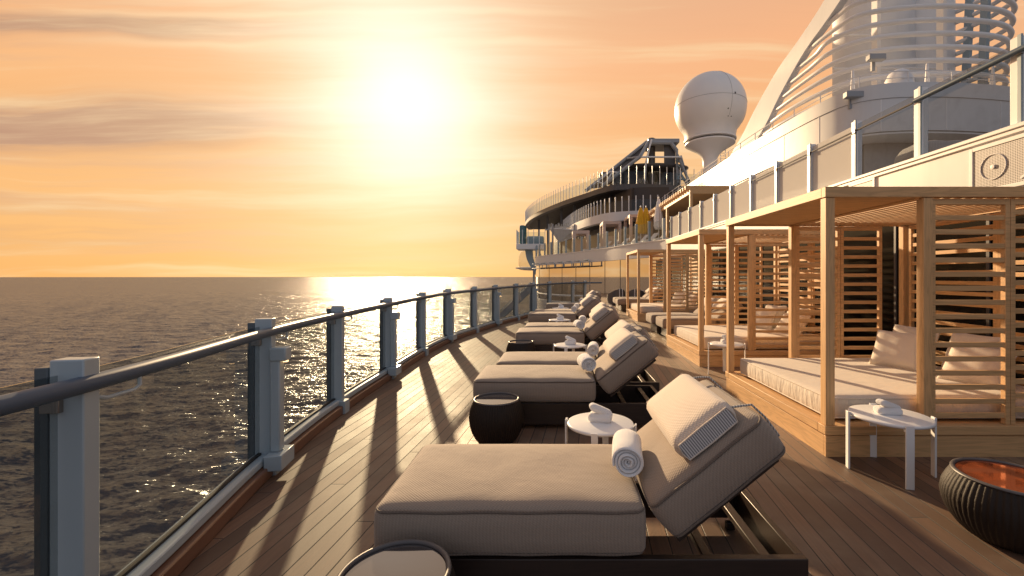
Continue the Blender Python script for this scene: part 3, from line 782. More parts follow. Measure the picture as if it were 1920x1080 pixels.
# ------------------------------------------------------------------ slatted wooden cabanas
CW, CD, CH = 2.50, 2.20, 2.40
def make_cabana(label):
    t = thing('cabana', (0, 0, 0), label, 'cabana', 'slatted pine cabanas on the deck', local=True)
    b = MB()
    b.box(0, CW, 0, .03, -.04, .185); b.box(0, CW, CD-.03, CD, -.04, .185)
    b.box(.012, CW-.012, .012, CD-.012, .15, .195)
    pl = b.build('platform', 'pine_x', t, bevel=.003)
    for q0 in (0, CW-.03): q = MB(); q.box(q0, q0+.03, .0301, CD-.0301, -.04, .185); q.build('side_board', 'pine_y', pl, bevel=.003)
    for (q0, q1) in ((-.012, .10), (CD-.10, CD+.012)): b = MB(); b.box(-.012, CW, q0, q1, .197, .275); b.build('platform_lip', 'pine_x', pl, bevel=.004)
    b = MB()
    b.box(-.012, .10, .1005, CD-.1005, .197, .275); b.box(CW-.1, CW, .1005, CD-.1005, .197, .275); b.box(.101, CW-.101, .101, CD-.101, .2, .262)
    b.build('platform_lip', 'pine_y', pl, bevel=.004)
    for (x, y) in ((0, 0), (0, CD-.08), (.87, 0), (.87, CD-.08), (CW-.08, 0), (CW-.08, CD-.08)):
        q = MB(); q.box(x, x+.08, y, y+.08, .276, 2.305); q.build('post', 'pine_z', t, bevel=.004)
    for (q0, q1) in ((-.01, .05), (CD-.05, CD+.01)):
        f = MB(); f.box(-.01, CW, q0, q1, 2.308, CH); f.build('roof_beam', 'pine_x', t, bevel=.003)
    for (q0, q1) in ((-.01, .05), (CW-.05, CW), (.89, .93)):
        f = MB(); f.box(q0, q1, .0505, CD-.0505, 2.31, CH-.002 if q0 != .89 else CH-.01); f.build('roof_beam', 'pine_y', t, bevel=.003)
    f = MB(); y = .06
    while y < CD-.09: f.box(.051, .889, y, y+.044, 2.325, 2.358); y += .052
    f.build('roof_slats', 'pine_x', t, bevel=.002)
    f = MB(); x = .965
    while x < CW-.07: f.box(x, x+.028, .0507, CD-.0507, 2.312, 2.378); x += .098
    f.build('roof_slats', 'pine_y', t, bevel=.002)
    def screen(x0, x1, y0, y1, axis, shift=0):
        q = MB(); w = .042
        fr = 'pine_x' if axis == 0 else 'pine_y'
        z = .335+shift; 
        if axis == 0:
            q.box(x0, x0+w, y0, y1, .278, 2.30); q.box(x1-w, x1, y0, y1, .278, 2.30); q.box(x0+w, x1-w, y0, y1, 2.245, 2.298)
            while z < 2.2: q.box(x0+w-.002, x1-w+.002, y0+.008, y1-.006, z, z+.046); z += .1265
        else:
            q.box(x0, x1, y0, y0+w, .278, 2.30); q.box(x0, x1, y1-w, y1, .278, 2.30); q.box(x0, x1, y0+w, y1-w, 2.245, 2.298)
            while z < 2.2: q.box(x0+.008, x1-.006, y0+w-.002, y1-w+.002, z, z+.046); z += .1265
        q.build('slat_screen', fr, t, bevel=.003)
    screen(.951, 1.66, .02, .065, 0); screen(1.665, CW-.081, .02, .065, 0, .05)
    screen(.951, 1.56, CD-.065, CD-.02, 0); screen(1.565, 2.14, CD-.065, CD-.02, 0)
    screen(CW-.065, CW-.02, .081, .80, 1); screen(CW-.065, CW-.02, .885, CD-.15, 1, .03)
    q = MB(); q.box(CW-.075, CW-.012, .802, .883, .276, 2.30); q.build('post', 'pine_z', t, bevel=.004)
    return t
cab_at = [(2.41, 3.79, 0), (2.53, 7.45, dz(7.5)), (2.76, 14.2, dz(14.2))]
cab_lab = ['slatted pine cabana beside the wide ribbed stool, first of the row', 'slatted pine cabana in the middle of the row, with a white table at its side', 'slatted pine cabana at the far end of the row, by the mirrored wall']
cab0 = make_cabana(cab_lab[0]); cab0.location = cab_at[0]
for a, l in zip(cab_at[1:], cab_lab[1:]): dup(cab0, a, l)

m = MB().cushion(0, 2.26, 0, 1.92, 0, .215, .05, .014, .006, (30, 26, 5))
mat0 = m.build('bed_mattress', 'sheet', None, angle=80, base=(0, 0, 0))
tag(mat0, 'broad cream mattress filling the near cabana, striped by shadows', 'mattress', 'cream mattresses in the cabanas')
mat0.location = (2.53, 3.94, .278)
q = MB()
def mloop(z):
    pts = []
    for (cx, cy, a0) in ((2.2, 1.86, 0), (.06, 1.86, 90), (.06, .06, 180), (2.2, .06, 270)):
        for k in range(6): a = R(a0+18*k); pts.append((cx+.056*math.cos(a), cy+.056*math.sin(a), z))
    return pts
q.tube(mloop(.198), .006, 6, closed=True); q.tube(mloop(.02), .006, 6, closed=True)
pp = q.build('piping', 'cushion', None, base=(0, 0, 0)); pp.parent = mat0
dup(mat0, (2.65, 7.60, dz(7.5)+.278), 'cream mattress in the middle cabana'); dup(mat0, (2.88, 14.35, dz(14.2)+.278), 'cream mattress in the farthest cabana')

pil_lab = ['leftmost cream pillow in the near cabana, crossed by stripe shadows', 'cream pillow in the near cabana directly behind the leftmost pillow',
           'cream pillow in the near cabana seen between the front slats, lying lower in front', 'cream pillow in the near cabana at the right, behind the low front pillow']
m = MB().cushion(-.27, .27, -.25, .25, -.075, .075, .06, .04, .0, (16, 16, 4), pinch=1)
pil0 = m.build('pillow', 'cushion', None, angle=80, base=(0, 0, 0)); tag(pil0, pil_lab[0], 'pillow', 'cream pillows in the cabanas')
spots = [((1.78, 1.42, .70), (62, 0, -62)), ((2.12, 1.62, .735), (68, 0, -74)), ((1.98, .66, .66), (48, 0, -66)), ((2.2, .92, .73), (70, 0, -86))]
first = True
for ci, (cx, cy, cz) in enumerate(cab_at):
    for k, (p, r) in enumerate(spots):
        if ci == 2 and k == 3: continue
        lab = pil_lab[k] if ci == 0 else ['', 'middle', 'farthest'][ci].join(('cream pillow on the ', ' cabana bed, ')) + ['left of the group', 'behind the left one', 'low in front', 'back right'][k]
        o = pil0 if first else dup(pil0, (0, 0, 0), lab)
        first = False
        o.location = (cx+p[0], cy+p[1], cz+p[2]); o.rotation_euler = (R(r[0]), 0, R(r[2]))

# ------------------------------------------------------------------ deck house side behind the cabanas, upper deck above
XU = 6.0; ZU = 3.58
u = thing('upper_deck', (XU, 12, 2.6), 'white side of the upper deck running above the cabanas, with dark windows below', 'ship deck')
MB().box(XU, XU+.3, -2, 23.2, 2.62, ZU-.062).build('fascia', 'hull', u)
b = MB().box(XU-.05, XU+.32, -2, 23.2, ZU-.06, ZU); b.box(XU-.03, XU+.31, -2, 23.2, ZU-.12, ZU-.0605); b.build('ledge', 'white', u, bevel=.01)
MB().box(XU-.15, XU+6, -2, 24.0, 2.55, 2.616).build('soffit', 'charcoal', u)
MB().box(XU+.31, 12.2, -2, 40, ZU-.10, ZU-.07).build('deck_floor', 'grey_steel', u)
w = MB()
for k in range(17): w.box(5.60, 5.64, -2+1.5*k+.02, -2+1.5*(k+1)-.02, .05, 2.54)
w.build('window_wall', 'dark_glass', u)
w = MB()
for k in range(18): w.box(5.58, 5.66, -2+1.5*k-.02, -2+1.5*k+.02, 0, 2.54)
w.box(5.57, 5.67, -2, 23, -.02, .05); w.build('mullions', 'charcoal', u)
MB().box(5.65, 6.3, -2, 23.4, -.5, 2.54).build('back_wall', 'black', u)
# grilles in the fascia
def grille(y0, y1, z0, z1, fan):
    g = MB().box(XU-.016, XU-.002, y0, y1, z0, z1).build('vent_grille', 'perf', u)
    fr = MB()
    for (a, b2, c2, d2) in ((y0-.05, y0, z0-.05, z1+.05), (y1, y1+.05, z0-.05, z1+.05), (y0, y1, z0-.05, z0), (y0, y1, z1, z1+.05)): fr.box(XU-.028, XU-.001, a, b2, c2, d2)
    fr.build('grille_frame', 'white', g, bevel=.004, base=u['_at'])
    if fan:
        yc = (y0+y1)/2+.62; zc = (z0+z1)/2; f = MB()
        f.tube([(XU-.022, yc+.17*math.cos(a), zc+.17*math.sin(a)) for a in [2*math.pi*k/40 for k in range(40)]], .006, 6, closed=True)
        f.lathe([(0, -.01), (.028, -.008), (.028, .008), (0, .01)], 20, (0, 0, 0))
        for i in range(len(f.v)-80, len(f.v)): v = f.v[i]; f.v[i] = Vector((XU-.026+v.z, yc+v.x, zc+v.y))
        f.bar((XU-.024, y0+.1, z1-.02), (XU-.024, yc-.35, z0+.05), .012, .025); f.build('fan_guard', 'white', g, base=u['_at'])
grille(4.3, 6.1, 2.82, 3.38, True); grille(8.02, 8.62, 2.95, 3.42, False)

ur = thing('upper_railing', (XU+.1, 12, ZU), 'glass railing with pale posts along the upper deck edge above the cabanas', 'railing')
py = [5.62+1.52*k-1.52*2 for k in range(14)]
for k, y in enumerate(py):
    q = MB(); q.box(XU+.06, XU+.20, y-.06, y+.06, ZU-.04, ZU+1.17); p = q.build('post', 'white', ur, bevel=.006)
    q = MB(); q.box(XU+.03, XU+.061, y-.105, y-.055, ZU, ZU+1.17); q.build('glass_clamp', 'blue_grey', p, bevel=.003, base=ur['_at'])
    q = MB(); q.box(XU+.0, XU+.05, y-.13, y-.05, ZU+.90, ZU+.97); q.build('rail_bracket', 'steel', p, bevel=.003, base=ur['_at'])
    if k < 13: q = MB(); q.box(XU+.10, XU+.115, y+.07, y+1.44, ZU+.02, ZU+1.10); q.build('glass_panel', 'glass_pale' if k < 4 else 'frosted', ur)
MB().tube([(XU+.0, -.5, ZU+.95), (XU+.0, 7.1, ZU+.95)], .042, 12).build('handrail', 'handrail', ur); MB().tube([(XU+.04, 7.2, ZU+.95), (XU+.04, 13.0, ZU+.95)], .018, 8).build('handrail', 'charcoal', ur)
cv = MB().cushion(6.9, 8.2, 8.0, 8.8, ZU-.07, ZU+.55, .2, .1, .03, (14, 10, 5)); cvt = cv.build('covered_sofa', 'cover', None, angle=80, base=(7.5, 8.4, ZU-.07)); tag(cvt, 'grey shrouded sofa behind the upper deck glass', 'sofa')

# ------------------------------------------------------------------ curved terrace ahead, with mirrored glazing below
TER = spline([(6.02, 22.9), (5.75, 23.9), (5.1, 25.6), (4.3, 28.0), (3.46, 30.8), (1.75, 35.2), (.3, 38.2), (-.9, 40.6), (-1.9, 43.5), (-2.1, 47)], .5)
t = thing('curved_terrace', (3.5, 31, 2.7), 'curved white terrace of the ship ahead with mirrored windows under it', 'ship terrace')
MB().ribbon(TER, 2.72, ZU+.0, -.05, .5).build('fascia', 'hull', t, angle=50)
MB().ribbon(TER, ZU+.003, ZU+.06, -.08, .3).build('ledge', 'white', t, angle=50)
MB().prism([(x, y) for x, y in offset(TER, .3)]+[(12, 47), (12, 24)], ZU-.3, ZU-.1).build('terrace_floor', 'grey_steel', t)
MB().ribbon(offset(TER, .06), -3, 2.715, 0, .2).build('glazing', 'mirror', t, angle=50)
L = length(TER); q = MB(); sdist = .4
while sdist < L-3:
    p, tt = at_len(TER, sdist); n = Vector((tt.y, -tt.x)); rot = Matrix(((n.x, tt.x, 0), (n.y, tt.y, 0), (0, 0, 1)))
    q.obox((p.x+n.x*.055, p.y+n.y*.055, .9), (.02, .045, 3.6), rot); sdist += 2.55
q.build('mullions', 'charcoal', t)
# gantry rail with hoops under the fascia
g0 = thing('gantry_rail', (1.5, 35, 2.3), 'row of white hoops on a thin dark rail under the terrace edge', 'gantry')
sub = [at_len(TER, s_) for s_ in [9.6+.55*k for k in range(23)]]
MB().tube([(p.x-.45*tt.y, p.y+.45*tt.x, 2.42) for p, tt in sub], .05, 8).build('rail', 'charcoal', g0)
for k in range(0, 22, 3):
    p, tt = sub[k]; p2, t2 = sub[min(k+2, 22)]
    a = (p.x-.42*tt.y, p.y+.42*tt.x); c = (p2.x-.42*t2.y, p2.y+.42*t2.x)
    MB().tube([(a[0], a[1], 2.44), (a[0], a[1], 2.75), (a[0]*.8+c[0]*.2, a[1]*.8+c[1]*.2, 2.88), (c[0], c[1], 2.88), (p2.x, p2.y, 2.88)], .045, 8).build('hoop', 'blue_grey', g0)

tr = thing('terrace_railing', (3.5, 31, ZU), 'glass railing with pale posts around the curved terrace ahead', 'railing')
n_p = 0; sdist = .5; prev = None
while sdist < L-.3:
    p, tt = at_len(TER, sdist); n = Vector((tt.y, -tt.x)); rot = Matrix(((n.x, tt.x, 0), (n.y, tt.y, 0), (0, 0, 1)))
    q = MB(); q.obox((p.x+n.x*.08, p.y+n.y*.08, ZU+.62), (.14, .12, 1.24), rot); q.build('post', 'blue_grey', tr, bevel=.006)
    if prev is not None:
        path = [tuple(at_len(TER, prev+.08+(sdist-prev-.16)*k/4)[0]) for k in range(5)]
        MB().ribbon(path, ZU+.06, ZU+1.15, .06, .075).build('glass_panel', 'glass_clear', tr)
    prev = sdist; sdist += 1.45

# terrace furniture
def make_chaise(label):
    c = thing('terrace_lounger', (0, 0, 0), label, 'sun lounger', 'white loungers behind the terrace glass', local=True)
    q = MB(); q.box(0, 1.9, -.3, .3, .25, .33)
    for x in (.1, 1.75):
        for y in (-.28, .22): q.box(x, x+.06, y, y+.06, 0, .25)
    q.build('frame', 'white', c, bevel=.01)
    MB().cushion(.02, 1.2, -.29, .29, .332, .42, .03, .01, .0, (8, 6, 2)).build('seat_pad', 'parasol', c)
    rt = Matrix(((math.cos(R(48)), 0, -math.sin(R(48))), (0, 1, 0), (math.sin(R(48)), 0, math.cos(R(48)))))
    MB().cushion(0, .85, -.29, .29, 0, .09, .03, .01, .0, (8, 6, 2), M3=rt, org=Vector((1.2, 0, .35))).build('back_pad', 'parasol', c)
    return c
ch0 = None; labs = ['nearest the closed white parasol', 'second from the white parasol', 'third from the white parasol', 'below the yellow parasols', 'left of the yellow parasols', 'below the beige frame', 'left of the beige frame', 'next to the far end of the row', 'at the far left end of the row']
for k in range(9):
    p, tt = at_len(TER, 2.2+1.35*k); n = Vector((tt.y, -tt.x)); lab = 'white lounger behind the terrace glass, '+labs[k]
    loc = (p.x+n.x*.7, p.y+n.y*.7, ZU-.1); rz = math.atan2(n.y, n.x)
    if ch0 is None: ch0 = make_chaise(lab); ch0.location = loc; ch0.rotation_euler = (0, 0, rz)
    else: dup(ch0, loc, lab, rz)

def make_parasol(label, cloth, h=2.9, r=.26):
    o = thing('closed_parasol', (0, 0, 0), label, 'parasol', local=True)
    q = MB(); q.tube([(0, 0, .06), (0, 0, h)], .03, 8); q.build('pole', 'white', o)
    MB().lathe([(0, 0), (.3, 0), (.3, .06), (0, .06)], 24).build('base', 'grey_steel', o, angle=40)
    MB().lathe([(r*.72, h*.38), (r, h*.45), (r*.92, h*.6), (r*.66, h*.78), (r*.42, h*.92), (.07, h*.985), (.02, h)], 48, (0, 0, 0), lambda a, z: 1+.13*math.cos(8*a+z)).build('folded_canopy', cloth, o, angle=80)
    q = MB().lathe([(.012, h), (.05, h+.02), (.05, h+.06), (.02, h+.13), (0, h+.15)], 16); q.build('finial', 'white', o)
    return o
pa = make_parasol('closed mustard yellow parasol on the terrace, left one of two', 'yellow', 3.0, .34); pa.location = (6.05, 30.0, ZU-.1)
pb = dup(pa, (6.42, 30.0, ZU-.1), 'closed mustard yellow parasol on the terrace, right one of two')
pa['group'] = pb['group'] = 'closed yellow parasols on the terrace'
pw = make_parasol('tall closed white parasol on the terrace beside the slatted pergola', 'parasol', 3.25, .30); pw.location = (6.83, 28.0, ZU-.1)

def frame_box(label, x0, x1, y0, y1, h, wd=.22):
    o = thing('lounge_pergola', ((x0+x1)/2, (y0+y1)/2, ZU-.1), label, 'pergola', 'beige frame pergolas on the terrace')
    z0 = ZU-.1
    for x in (x0, x1-wd):
        for y in (y0, y1-wd): q = MB(); q.box(x, x+wd, y, y+wd, z0, z0+h-wd); q.build('post', 'pink_beige', o, bevel=.01)
    q = MB(); q.box(x0, x1, y0, y1, z0+h-wd+.002, z0+h); q.build('roof', 'pink_beige', o, bevel=.01)
    q = MB(); q.box(x0+wd, x1-wd, y1-.12, y1-.02, z0+.1, z0+1.5); q.build('back_panel', 'pink_beige', o)
    return o
frame_box('beige frame pergola on the terrace, left one with the square front', 3.75, 5.2, 33.2, 35.4, 2.45)
frame_box('beige frame pergola on the terrace, right one behind the yellow parasols', 5.55, 7.3, 31.6, 34.2, 2.75)
frame_box('small pinkish pergola on the terrace, farthest to the left', 1.55, 3.0, 36.6, 38.5, 2.1, .28)

pg = thing('slatted_pergola', (8.0, 26, ZU-.1), 'long slatted wooden pergola roof on the upper deck under the satellite dome', 'pergola')
x0, x1, y0, y1, zr = 6.95, 9.3, 21.9, 31.8, 6.12
q = MB(); q.box(x0, x0+.14, y0, y1, zr-.25, zr); q.box(x1-.14, x1, y0, y1, zr-.25, zr); q.box(x0+.14, x1-.14, y0, y0+.12, zr-.25, zr); q.box(x0+.14, x1-.14, y1-.12, y1, zr-.25, zr); q.build('roof_beam', 'pine_y', pg, bevel=.006)
q = MB(); y = y0+.2
while y < y1: q.box(x0-.18, x1+.05, y, y+.09, zr+.002, zr+.2); y += .42
q.build('roof_slats', 'pine_x', pg)
q = MB(); q.box(x0+.15, x1-.15, y0+.13, y1-.13, zr-.16, zr-.12); q.build('ceiling', 'pine_x', pg)
for (x, y) in ((x0, y0), (x1-.14, y0), (x0, y1-.14), (x0, 26.5)): q = MB(); q.box(x, x+.14, y, y+.14, ZU-.1, zr-.252); q.build('post', 'pine_z', pg, bevel=.006)

# ------------------------------------------------------------------ higher tiers further forward
def tier_rail(th, path, z, h, step, r=.035, glass_name='glass_pale', first=.1):
    Ln = length(path); sd = first; cnt = 0
    while sd < Ln and cnt < 95:
        p, tt = at_len(path, sd); q = MB(); q.box(p.x-r, p.x+r, p.y-r, p.y+r, z, z+h); q.build('post', 'white', th); sd += step; cnt += 1
    MB().ribbon(path, z+.05, z+h*.72, .03, .045).build('glass_panel', glass_name, th)
T2 = spline([(10.2, 34.6), (9.4, 34.6), (7.4, 34.7), (5.6, 35.3), (4.3, 36.4), (3.0, 39.4), (1.9, 44), (1.0, 50)], .4)
t2 = thing('middle_tier', (5.6, 38, 6.4), 'white curved balcony tier between the terrace and the dark top deck', 'ship balcony')
MB().ribbon(T2, 6.25, 7.0, -.05, .5).build('fascia', 'hull', t2, angle=50)
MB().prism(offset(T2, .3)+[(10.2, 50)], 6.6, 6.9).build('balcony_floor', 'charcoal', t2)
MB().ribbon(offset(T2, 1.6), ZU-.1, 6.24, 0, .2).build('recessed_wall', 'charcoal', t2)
tier_rail(t2, T2, 7.0, 1.25, .58)
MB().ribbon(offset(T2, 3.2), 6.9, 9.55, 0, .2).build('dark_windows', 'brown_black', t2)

T3 = spline([(14.6, 40.2), (12.5, 39.9), (9, 38.9), (5.8, 39.0), (4.4, 40.6), (3.2, 43), (1.4, 46.5), (0, 49.7), (-1.6, 53.8), (-2.9, 57.8), (-3.9, 62), (-4.6, 67), (-4.4, 72)], .5)
t3 = thing('top_deck', (5, 48, 9.6), 'dark overhanging top deck of the ship with a row of thin windscreen posts', 'ship deck')
MB().ribbon(T3, 9.55, 10.05, 0, .6).build('deck_edge', 'charcoal', t3, angle=50)
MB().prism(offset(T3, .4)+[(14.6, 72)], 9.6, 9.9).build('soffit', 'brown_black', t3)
tier_rail(t3, T3, 10.05, 1.65, .72, .028, 'glass_clear')
q = MB()
for (x, y) in ((2.2, 47.5), (.8, 50.5), (-.9, 55.5), (-2.2, 60), (5.5, 42), (9.5, 42), (12.0, 43)): q.box(x-.13, x+.13, y-.13, y+.13, 3.4, 9.55)
q.build('columns', 'charcoal', t3)
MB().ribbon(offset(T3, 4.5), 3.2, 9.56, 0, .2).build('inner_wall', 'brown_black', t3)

# lattice attraction tower on the top deck
lt = thing('lattice_tower', (10.5, 47, 10.05), 'dark steel lattice tower leaning up to a flat top, on the top deck', 'tower')
def tubeset(name, segs, r, mat, n=8):
    q = MB()
    for a, b2 in segs: q.tube([a, b2], r, n)
    return q.build(name, mat, lt)
YA, YB = 45.6, 49.4
def PX(px, py, y): return ((px-1040)*y/800, y, 1.6+(519-py)*y/800)
tubeset('left_legs', [(PX(1098, 358, 46), PX(1213, 266, 47.5)), (PX(1128, 350, 45.2), PX(1200, 294, 45.6)), (PX(1200, 294, 45.6), PX(1216, 266, 46.8))], .19, 'grey_steel')
tubeset('left_braces', [(PX(1119, 340, 46), PX(1134, 346, 45.3)), (PX(1144, 322, 46.4), PX(1160, 324, 45.5)), (PX(1176, 297, 46.8), PX(1200, 294, 45.6)), (PX(1112, 347, 46), PX(1144, 322, 46.4)), (PX(1134, 346, 45.3), PX(1150, 320, 46.4))], .10, 'white')
q = MB(); q.add([PX(1105, 354, 46.3), PX(1130, 352, 45.6), PX(1198, 297, 46.0), PX(1212, 268, 47.6), PX(1105, 354, 46.8), PX(1130, 352, 46.1), PX(1198, 297, 46.5), PX(1212, 268, 48.1)], [(0, 1, 2, 3), (7, 6, 5, 4), (0, 4, 5, 1), (1, 5, 6, 2), (2, 6, 7, 3), (3, 7, 4, 0)]); q.build('net_panel', 'charcoal', lt)
MB().lathe([(.42, 0), (.42, 7.2), (.36, 7.25), (0, 7.25)], 20, (10.95, 48.3, 10.0)).build('mast', 'charcoal', lt, angle=40)
tubeset('top_frame', [(PX(1218, 268, 46.6), PX(1258, 268, 46.6)), (PX(1258, 268, 46.6), PX(1269, 283, 46.6)), (PX(1218, 268, 50), PX(1258, 268, 50)), (PX(1258, 268, 50), PX(1267, 283, 50)), (PX(1258, 268, 46.6), PX(1258, 268, 50)), (PX(1218, 268, 46.6), PX(1218, 268, 50))], .24, 'grey_steel')
q = MB(); a = PX(1216, 271, 46.7); b2 = PX(1258, 263, 50.2); q.box(a[0], b2[0], 46.7, 50.2, 16.30, 16.75); q.build('top_beam', 'grey_steel', lt, bevel=.05)
tubeset('ring_rail', [(PX(1176, 297, 46.8), PX(1200, 294, 45.6)), (PX(1200, 294.5, 45.6), PX(1277, 294.5, 45.6)), (PX(1277, 294.5, 45.6), PX(1272, 296, 50))], .10, 'white')
tubeset('right_legs', [(PX(1269, 280, 46.4), PX(1270, 345, 46.4)), (PX(1270, 290, 46), PX(1296, 350, 46)), (PX(1276, 292, 48.5), PX(1293, 350, 48.5)), (PX(1266, 312, 47), PX(1292, 350, 46.4))], .15, 'grey_steel')
tubeset('right_braces', [(PX(1270, 310, 46.2), PX(1282, 318, 46.2)), (PX(1282, 318, 46.2), PX(1270, 335, 46.2)), (PX(1270, 335, 46.2), PX(1291, 338, 46.2)), (PX(1267, 300, 46.2), PX(1276, 305, 46.2)), (PX(1273, 325, 46.2), PX(1292, 345, 46.2))], .09, 'blue_grey')
q = MB(); q.lathe([(0, 13.55), (3.8, 13.55), (4.1, 13.75), (4.1, 13.9), (0, 13.95)], 28, (11.0, 48.3, 0), sy=.55); q.build('platform', 'charcoal', lt, angle=40)
q = MB(); q.prism([(PX(1268, 275, 47)[0]-1.35, 47), (PX(1268, 275, 47)[0]-.1, 47), (PX(1268, 275, 47)[0]-.1, 49), (PX(1268, 275, 47)[0]-.8, 49)], 13.9, 16.3); q.build('side_panel', 'charcoal', lt)
q = MB()
for (xa, xb) in ((5.4, 6.1), (7.0, 7.5), (8.0, 8.6), (9.3, 9.6), (11.9, 12.5), (13.2, 13.9)): q.box(xa, xb, 48.6, 49.2, 10.0, 13.55)
q.build('columns', 'charcoal', lt)
q = MB(); q.box(5.2, 14.6, 49.3, 49.6, 12.3, 13.55); q.box(4.6, 14.8, 49.3, 49.6, 10.0, 11.2); q.build('dark_cladding', 'brown_black', lt)
q = MB()
for k in range(22): x = 5.5+.42*k; hh = random.uniform(.5, 1.6); q.box(x, x+random.uniform(.1, .3), 42.6+random.random(), 43.9, 9.95, 10.0+hh)
q.build('machinery', 'charcoal', lt)
MB().tube([PX(1222, 262, 46.2), PX(1218, 275, 46.1), PX(1211, 305, 46), PX(1209, 340, 46)], .1, 8).build('ladder', 'white', lt)

# wing platform on the left, with strut and lookout pod
wg = thing('wing_platform', (-2.6, 47.5, 4.6), 'small railed platform jutting out to the left over the sea on a curved strut', 'platform')
MB().box(-4.2, -1.0, 46.6, 49.6, 4.62, 5.2).build('slab', 'white', wg, bevel=.03)
for k in range(6):
    x = -4.15+.62*k; q = MB(); q.box(x-.035, x+.035, 46.6, 46.67, 5.2, 6.75); q.build('post', 'white', wg)
for k in range(4): q = MB(); q.box(-4.2, -4.13, 47.4+.7*k, 47.47+.7*k, 5.2, 6.75); q.build('post', 'white', wg)
q = MB(); q.box(-4.15, -1.05, 46.62, 46.64, 5.25, 6.5); q.build('glass_panel', 'glass_clear', wg)
st_pts = spline([(-2.9, 48, 4.7), (-2.75, 48, 3.6), (-2.2, 48, 2.4), (-1.5, 48, 1.3), (-1.2, 48, .6)], .3)
q = MB(); vs, fs = [], []
for i, p in enumerate(st_pts):
    wv = .42-.012*i
    for (a, b2) in ((-wv, -.3), (wv, -.3), (wv, .3), (-wv, .3)): vs.append((p[0]+a, p[1]+b2, p[2]))
for i in range(len(st_pts)-1):
    for k in range(4): fs.append((4*i+k, 4*i+4+k, 4*i+4+(k+1) % 4, 4*i+(k+1) % 4))
fs += [(0, 1, 2, 3), (4*len(st_pts)-1, 4*len(st_pts)-2, 4*len(st_pts)-3, 4*len(st_pts)-4)]
q.add(vs, fs); q.build('strut', 'blue_grey', wg, angle=50)
q = MB(); q.bar((-1.9, 48.2, 4.7), (-1.1, 48.2, 2.6), .3, .3); q.build('brace', 'white', wg)
q = MB(); q.prism([(-3.9, 47), (-3.35, 47), (-3.1, 47.8), (-3.75, 48.0)], 5.2, 7.3); po = q.build('life_raft_rack', 'teal', None, bevel=.12, base=(-3.5, 47.4, 5.2)); tag(po, 'teal rounded cover standing on the wing platform at the left', 'cover')
q = MB(); q.cushion(-3.1, -1.2, 47.2, 48.4, 5.2, 6.1, .12, .02, .0, (8, 6, 3)); po = q.build('platform_seat', 'blue_grey', None, base=(-2.1, 47.8, 5.2)); tag(po, 'grey bench box beside the teal cover on the wing platform', 'bench')
lk = thing('lookout_pod', (-3.0, 52, 1.9), 'rounded pale lookout pod on a thin disc, under the wing platform', 'pod')
MB().lathe([(0, 2.75), (1.25, 2.78), (1.35, 3.2), (1.3, 4.0), (1.1, 4.6), (.6, 4.85), (0, 4.9)], 28, (-3.1, 52, 0)).build('shell', 'glass_pale', lk, angle=50)
MB().lathe([(0, 2.35), (1.0, 2.4), (1.9, 2.62), (1.9, 2.72), (0, 2.74)], 32, (-2.9, 52, 0)).build('disc', 'white', lk, angle=50)
q = MB(); q.box(-2.65, -2.4, 51.8, 52.1, -2, 2.35); q.build('column', 'grey_steel', lk)
q = MB(); q.box(-2.9, -1.5, 49.5, 51, -3, .9); q.box(-2.0, -1.3, 49.4, 51.2, .9, 2.0); lo = q.build('deck_locker', 'grey_steel', None, bevel=.03, base=(-2.2, 50, -3)); tag(lo, 'grey steel machinery box below the lookout pod, beyond the railing', 'machinery')

# shade sail and clutter between wing and terrace
sl = thing('shade_sail', (.4, 44, ZU), 'pale tilted shade sail on poles, left end of the terrace', 'shade sail')
q = MB(); q.add([(-.6, 43.5, 6.55), (2.0, 43.0, 6.3), (2.6, 44.5, 5.9), (.5, 45, 5.2), (-.6, 43.5, 6.62), (2.0, 43.0, 6.37), (2.6, 44.5, 5.97), (.5, 45, 5.27)], [(0, 1, 2, 3), (7, 6, 5, 4), (0, 4, 5, 1), (1, 5, 6, 2), (2, 6, 7, 3), (3, 7, 4, 0)]); q.build('canopy', 'parasol', sl)
for a in ((-.6, 43.5, 6.6), (2.0, 43.0, 6.9), (2.6, 44.5, 6.3), (-.2, 42.8, 6.9)): q = MB(); q.tube([(a[0], a[1], ZU-.1), a], .09, 8); q.build('pole', 'grey_steel', sl)
sb = MB(); random.seed(3)
for k in range(26): x = -.6+.12*k; sb.tube([(x, 45.5, 6.6+.02*k), (x+random.uniform(-.1, .1), 45.5, 7.0+random.random()*.4)], .05, 6)
sb.tube([(-1, 45.5, 6.6), (3, 45.5, 7.1)], .07, 6); sb.build('fence', 'grey_steel', sl)

# ------------------------------------------------------------------ rounded white deckhouse, satellite dome and funnel
DH = spline([(9.3, 38), (9.42, 30.6), (9.5, 25.5), (9.55, 21.3), (9.78, 17.4), (10.0, 15.6), (10.3, 14.85), (11.0, 14.4), (12.2, 14.25), (14.0, 14.35), (16.3, 14.8), (18.6, 15.9), (20.5, 18), (21, 21)], .3)
dh = thing('rounded_deckhouse', (12, 15, 6.4), 'rounded white deckhouse above the upper deck, under the funnel', 'deckhouse')
MB().ribbon(DH, 6.5, 7.60, -.2, 0).build('lower_wall', 'hull', dh, angle=40)
MB().ribbon(DH, 7.606, 8.10, -.2, .025).build('bulwark', 'hull', dh, angle=40)
q = MB(); dl_ = length(DH); sd = 1.0
while sd < dl_-1:
    p, tt = at_len(DH, sd); n = Vector((tt.y, -tt.x)); rot = Matrix(((n.x, tt.x, 0), (n.y, tt.y, 0), (0, 0, 1)))
    q.obox((p.x, p.y, 7.05), (.016, .035, 1.06), rot); sd += 2.1
q.build('plate_seams', 'white', dh)
MB().ribbon(DH, 7.596, 7.61, -.05, .012).build('drip_line', 'grey_steel', dh, angle=40)
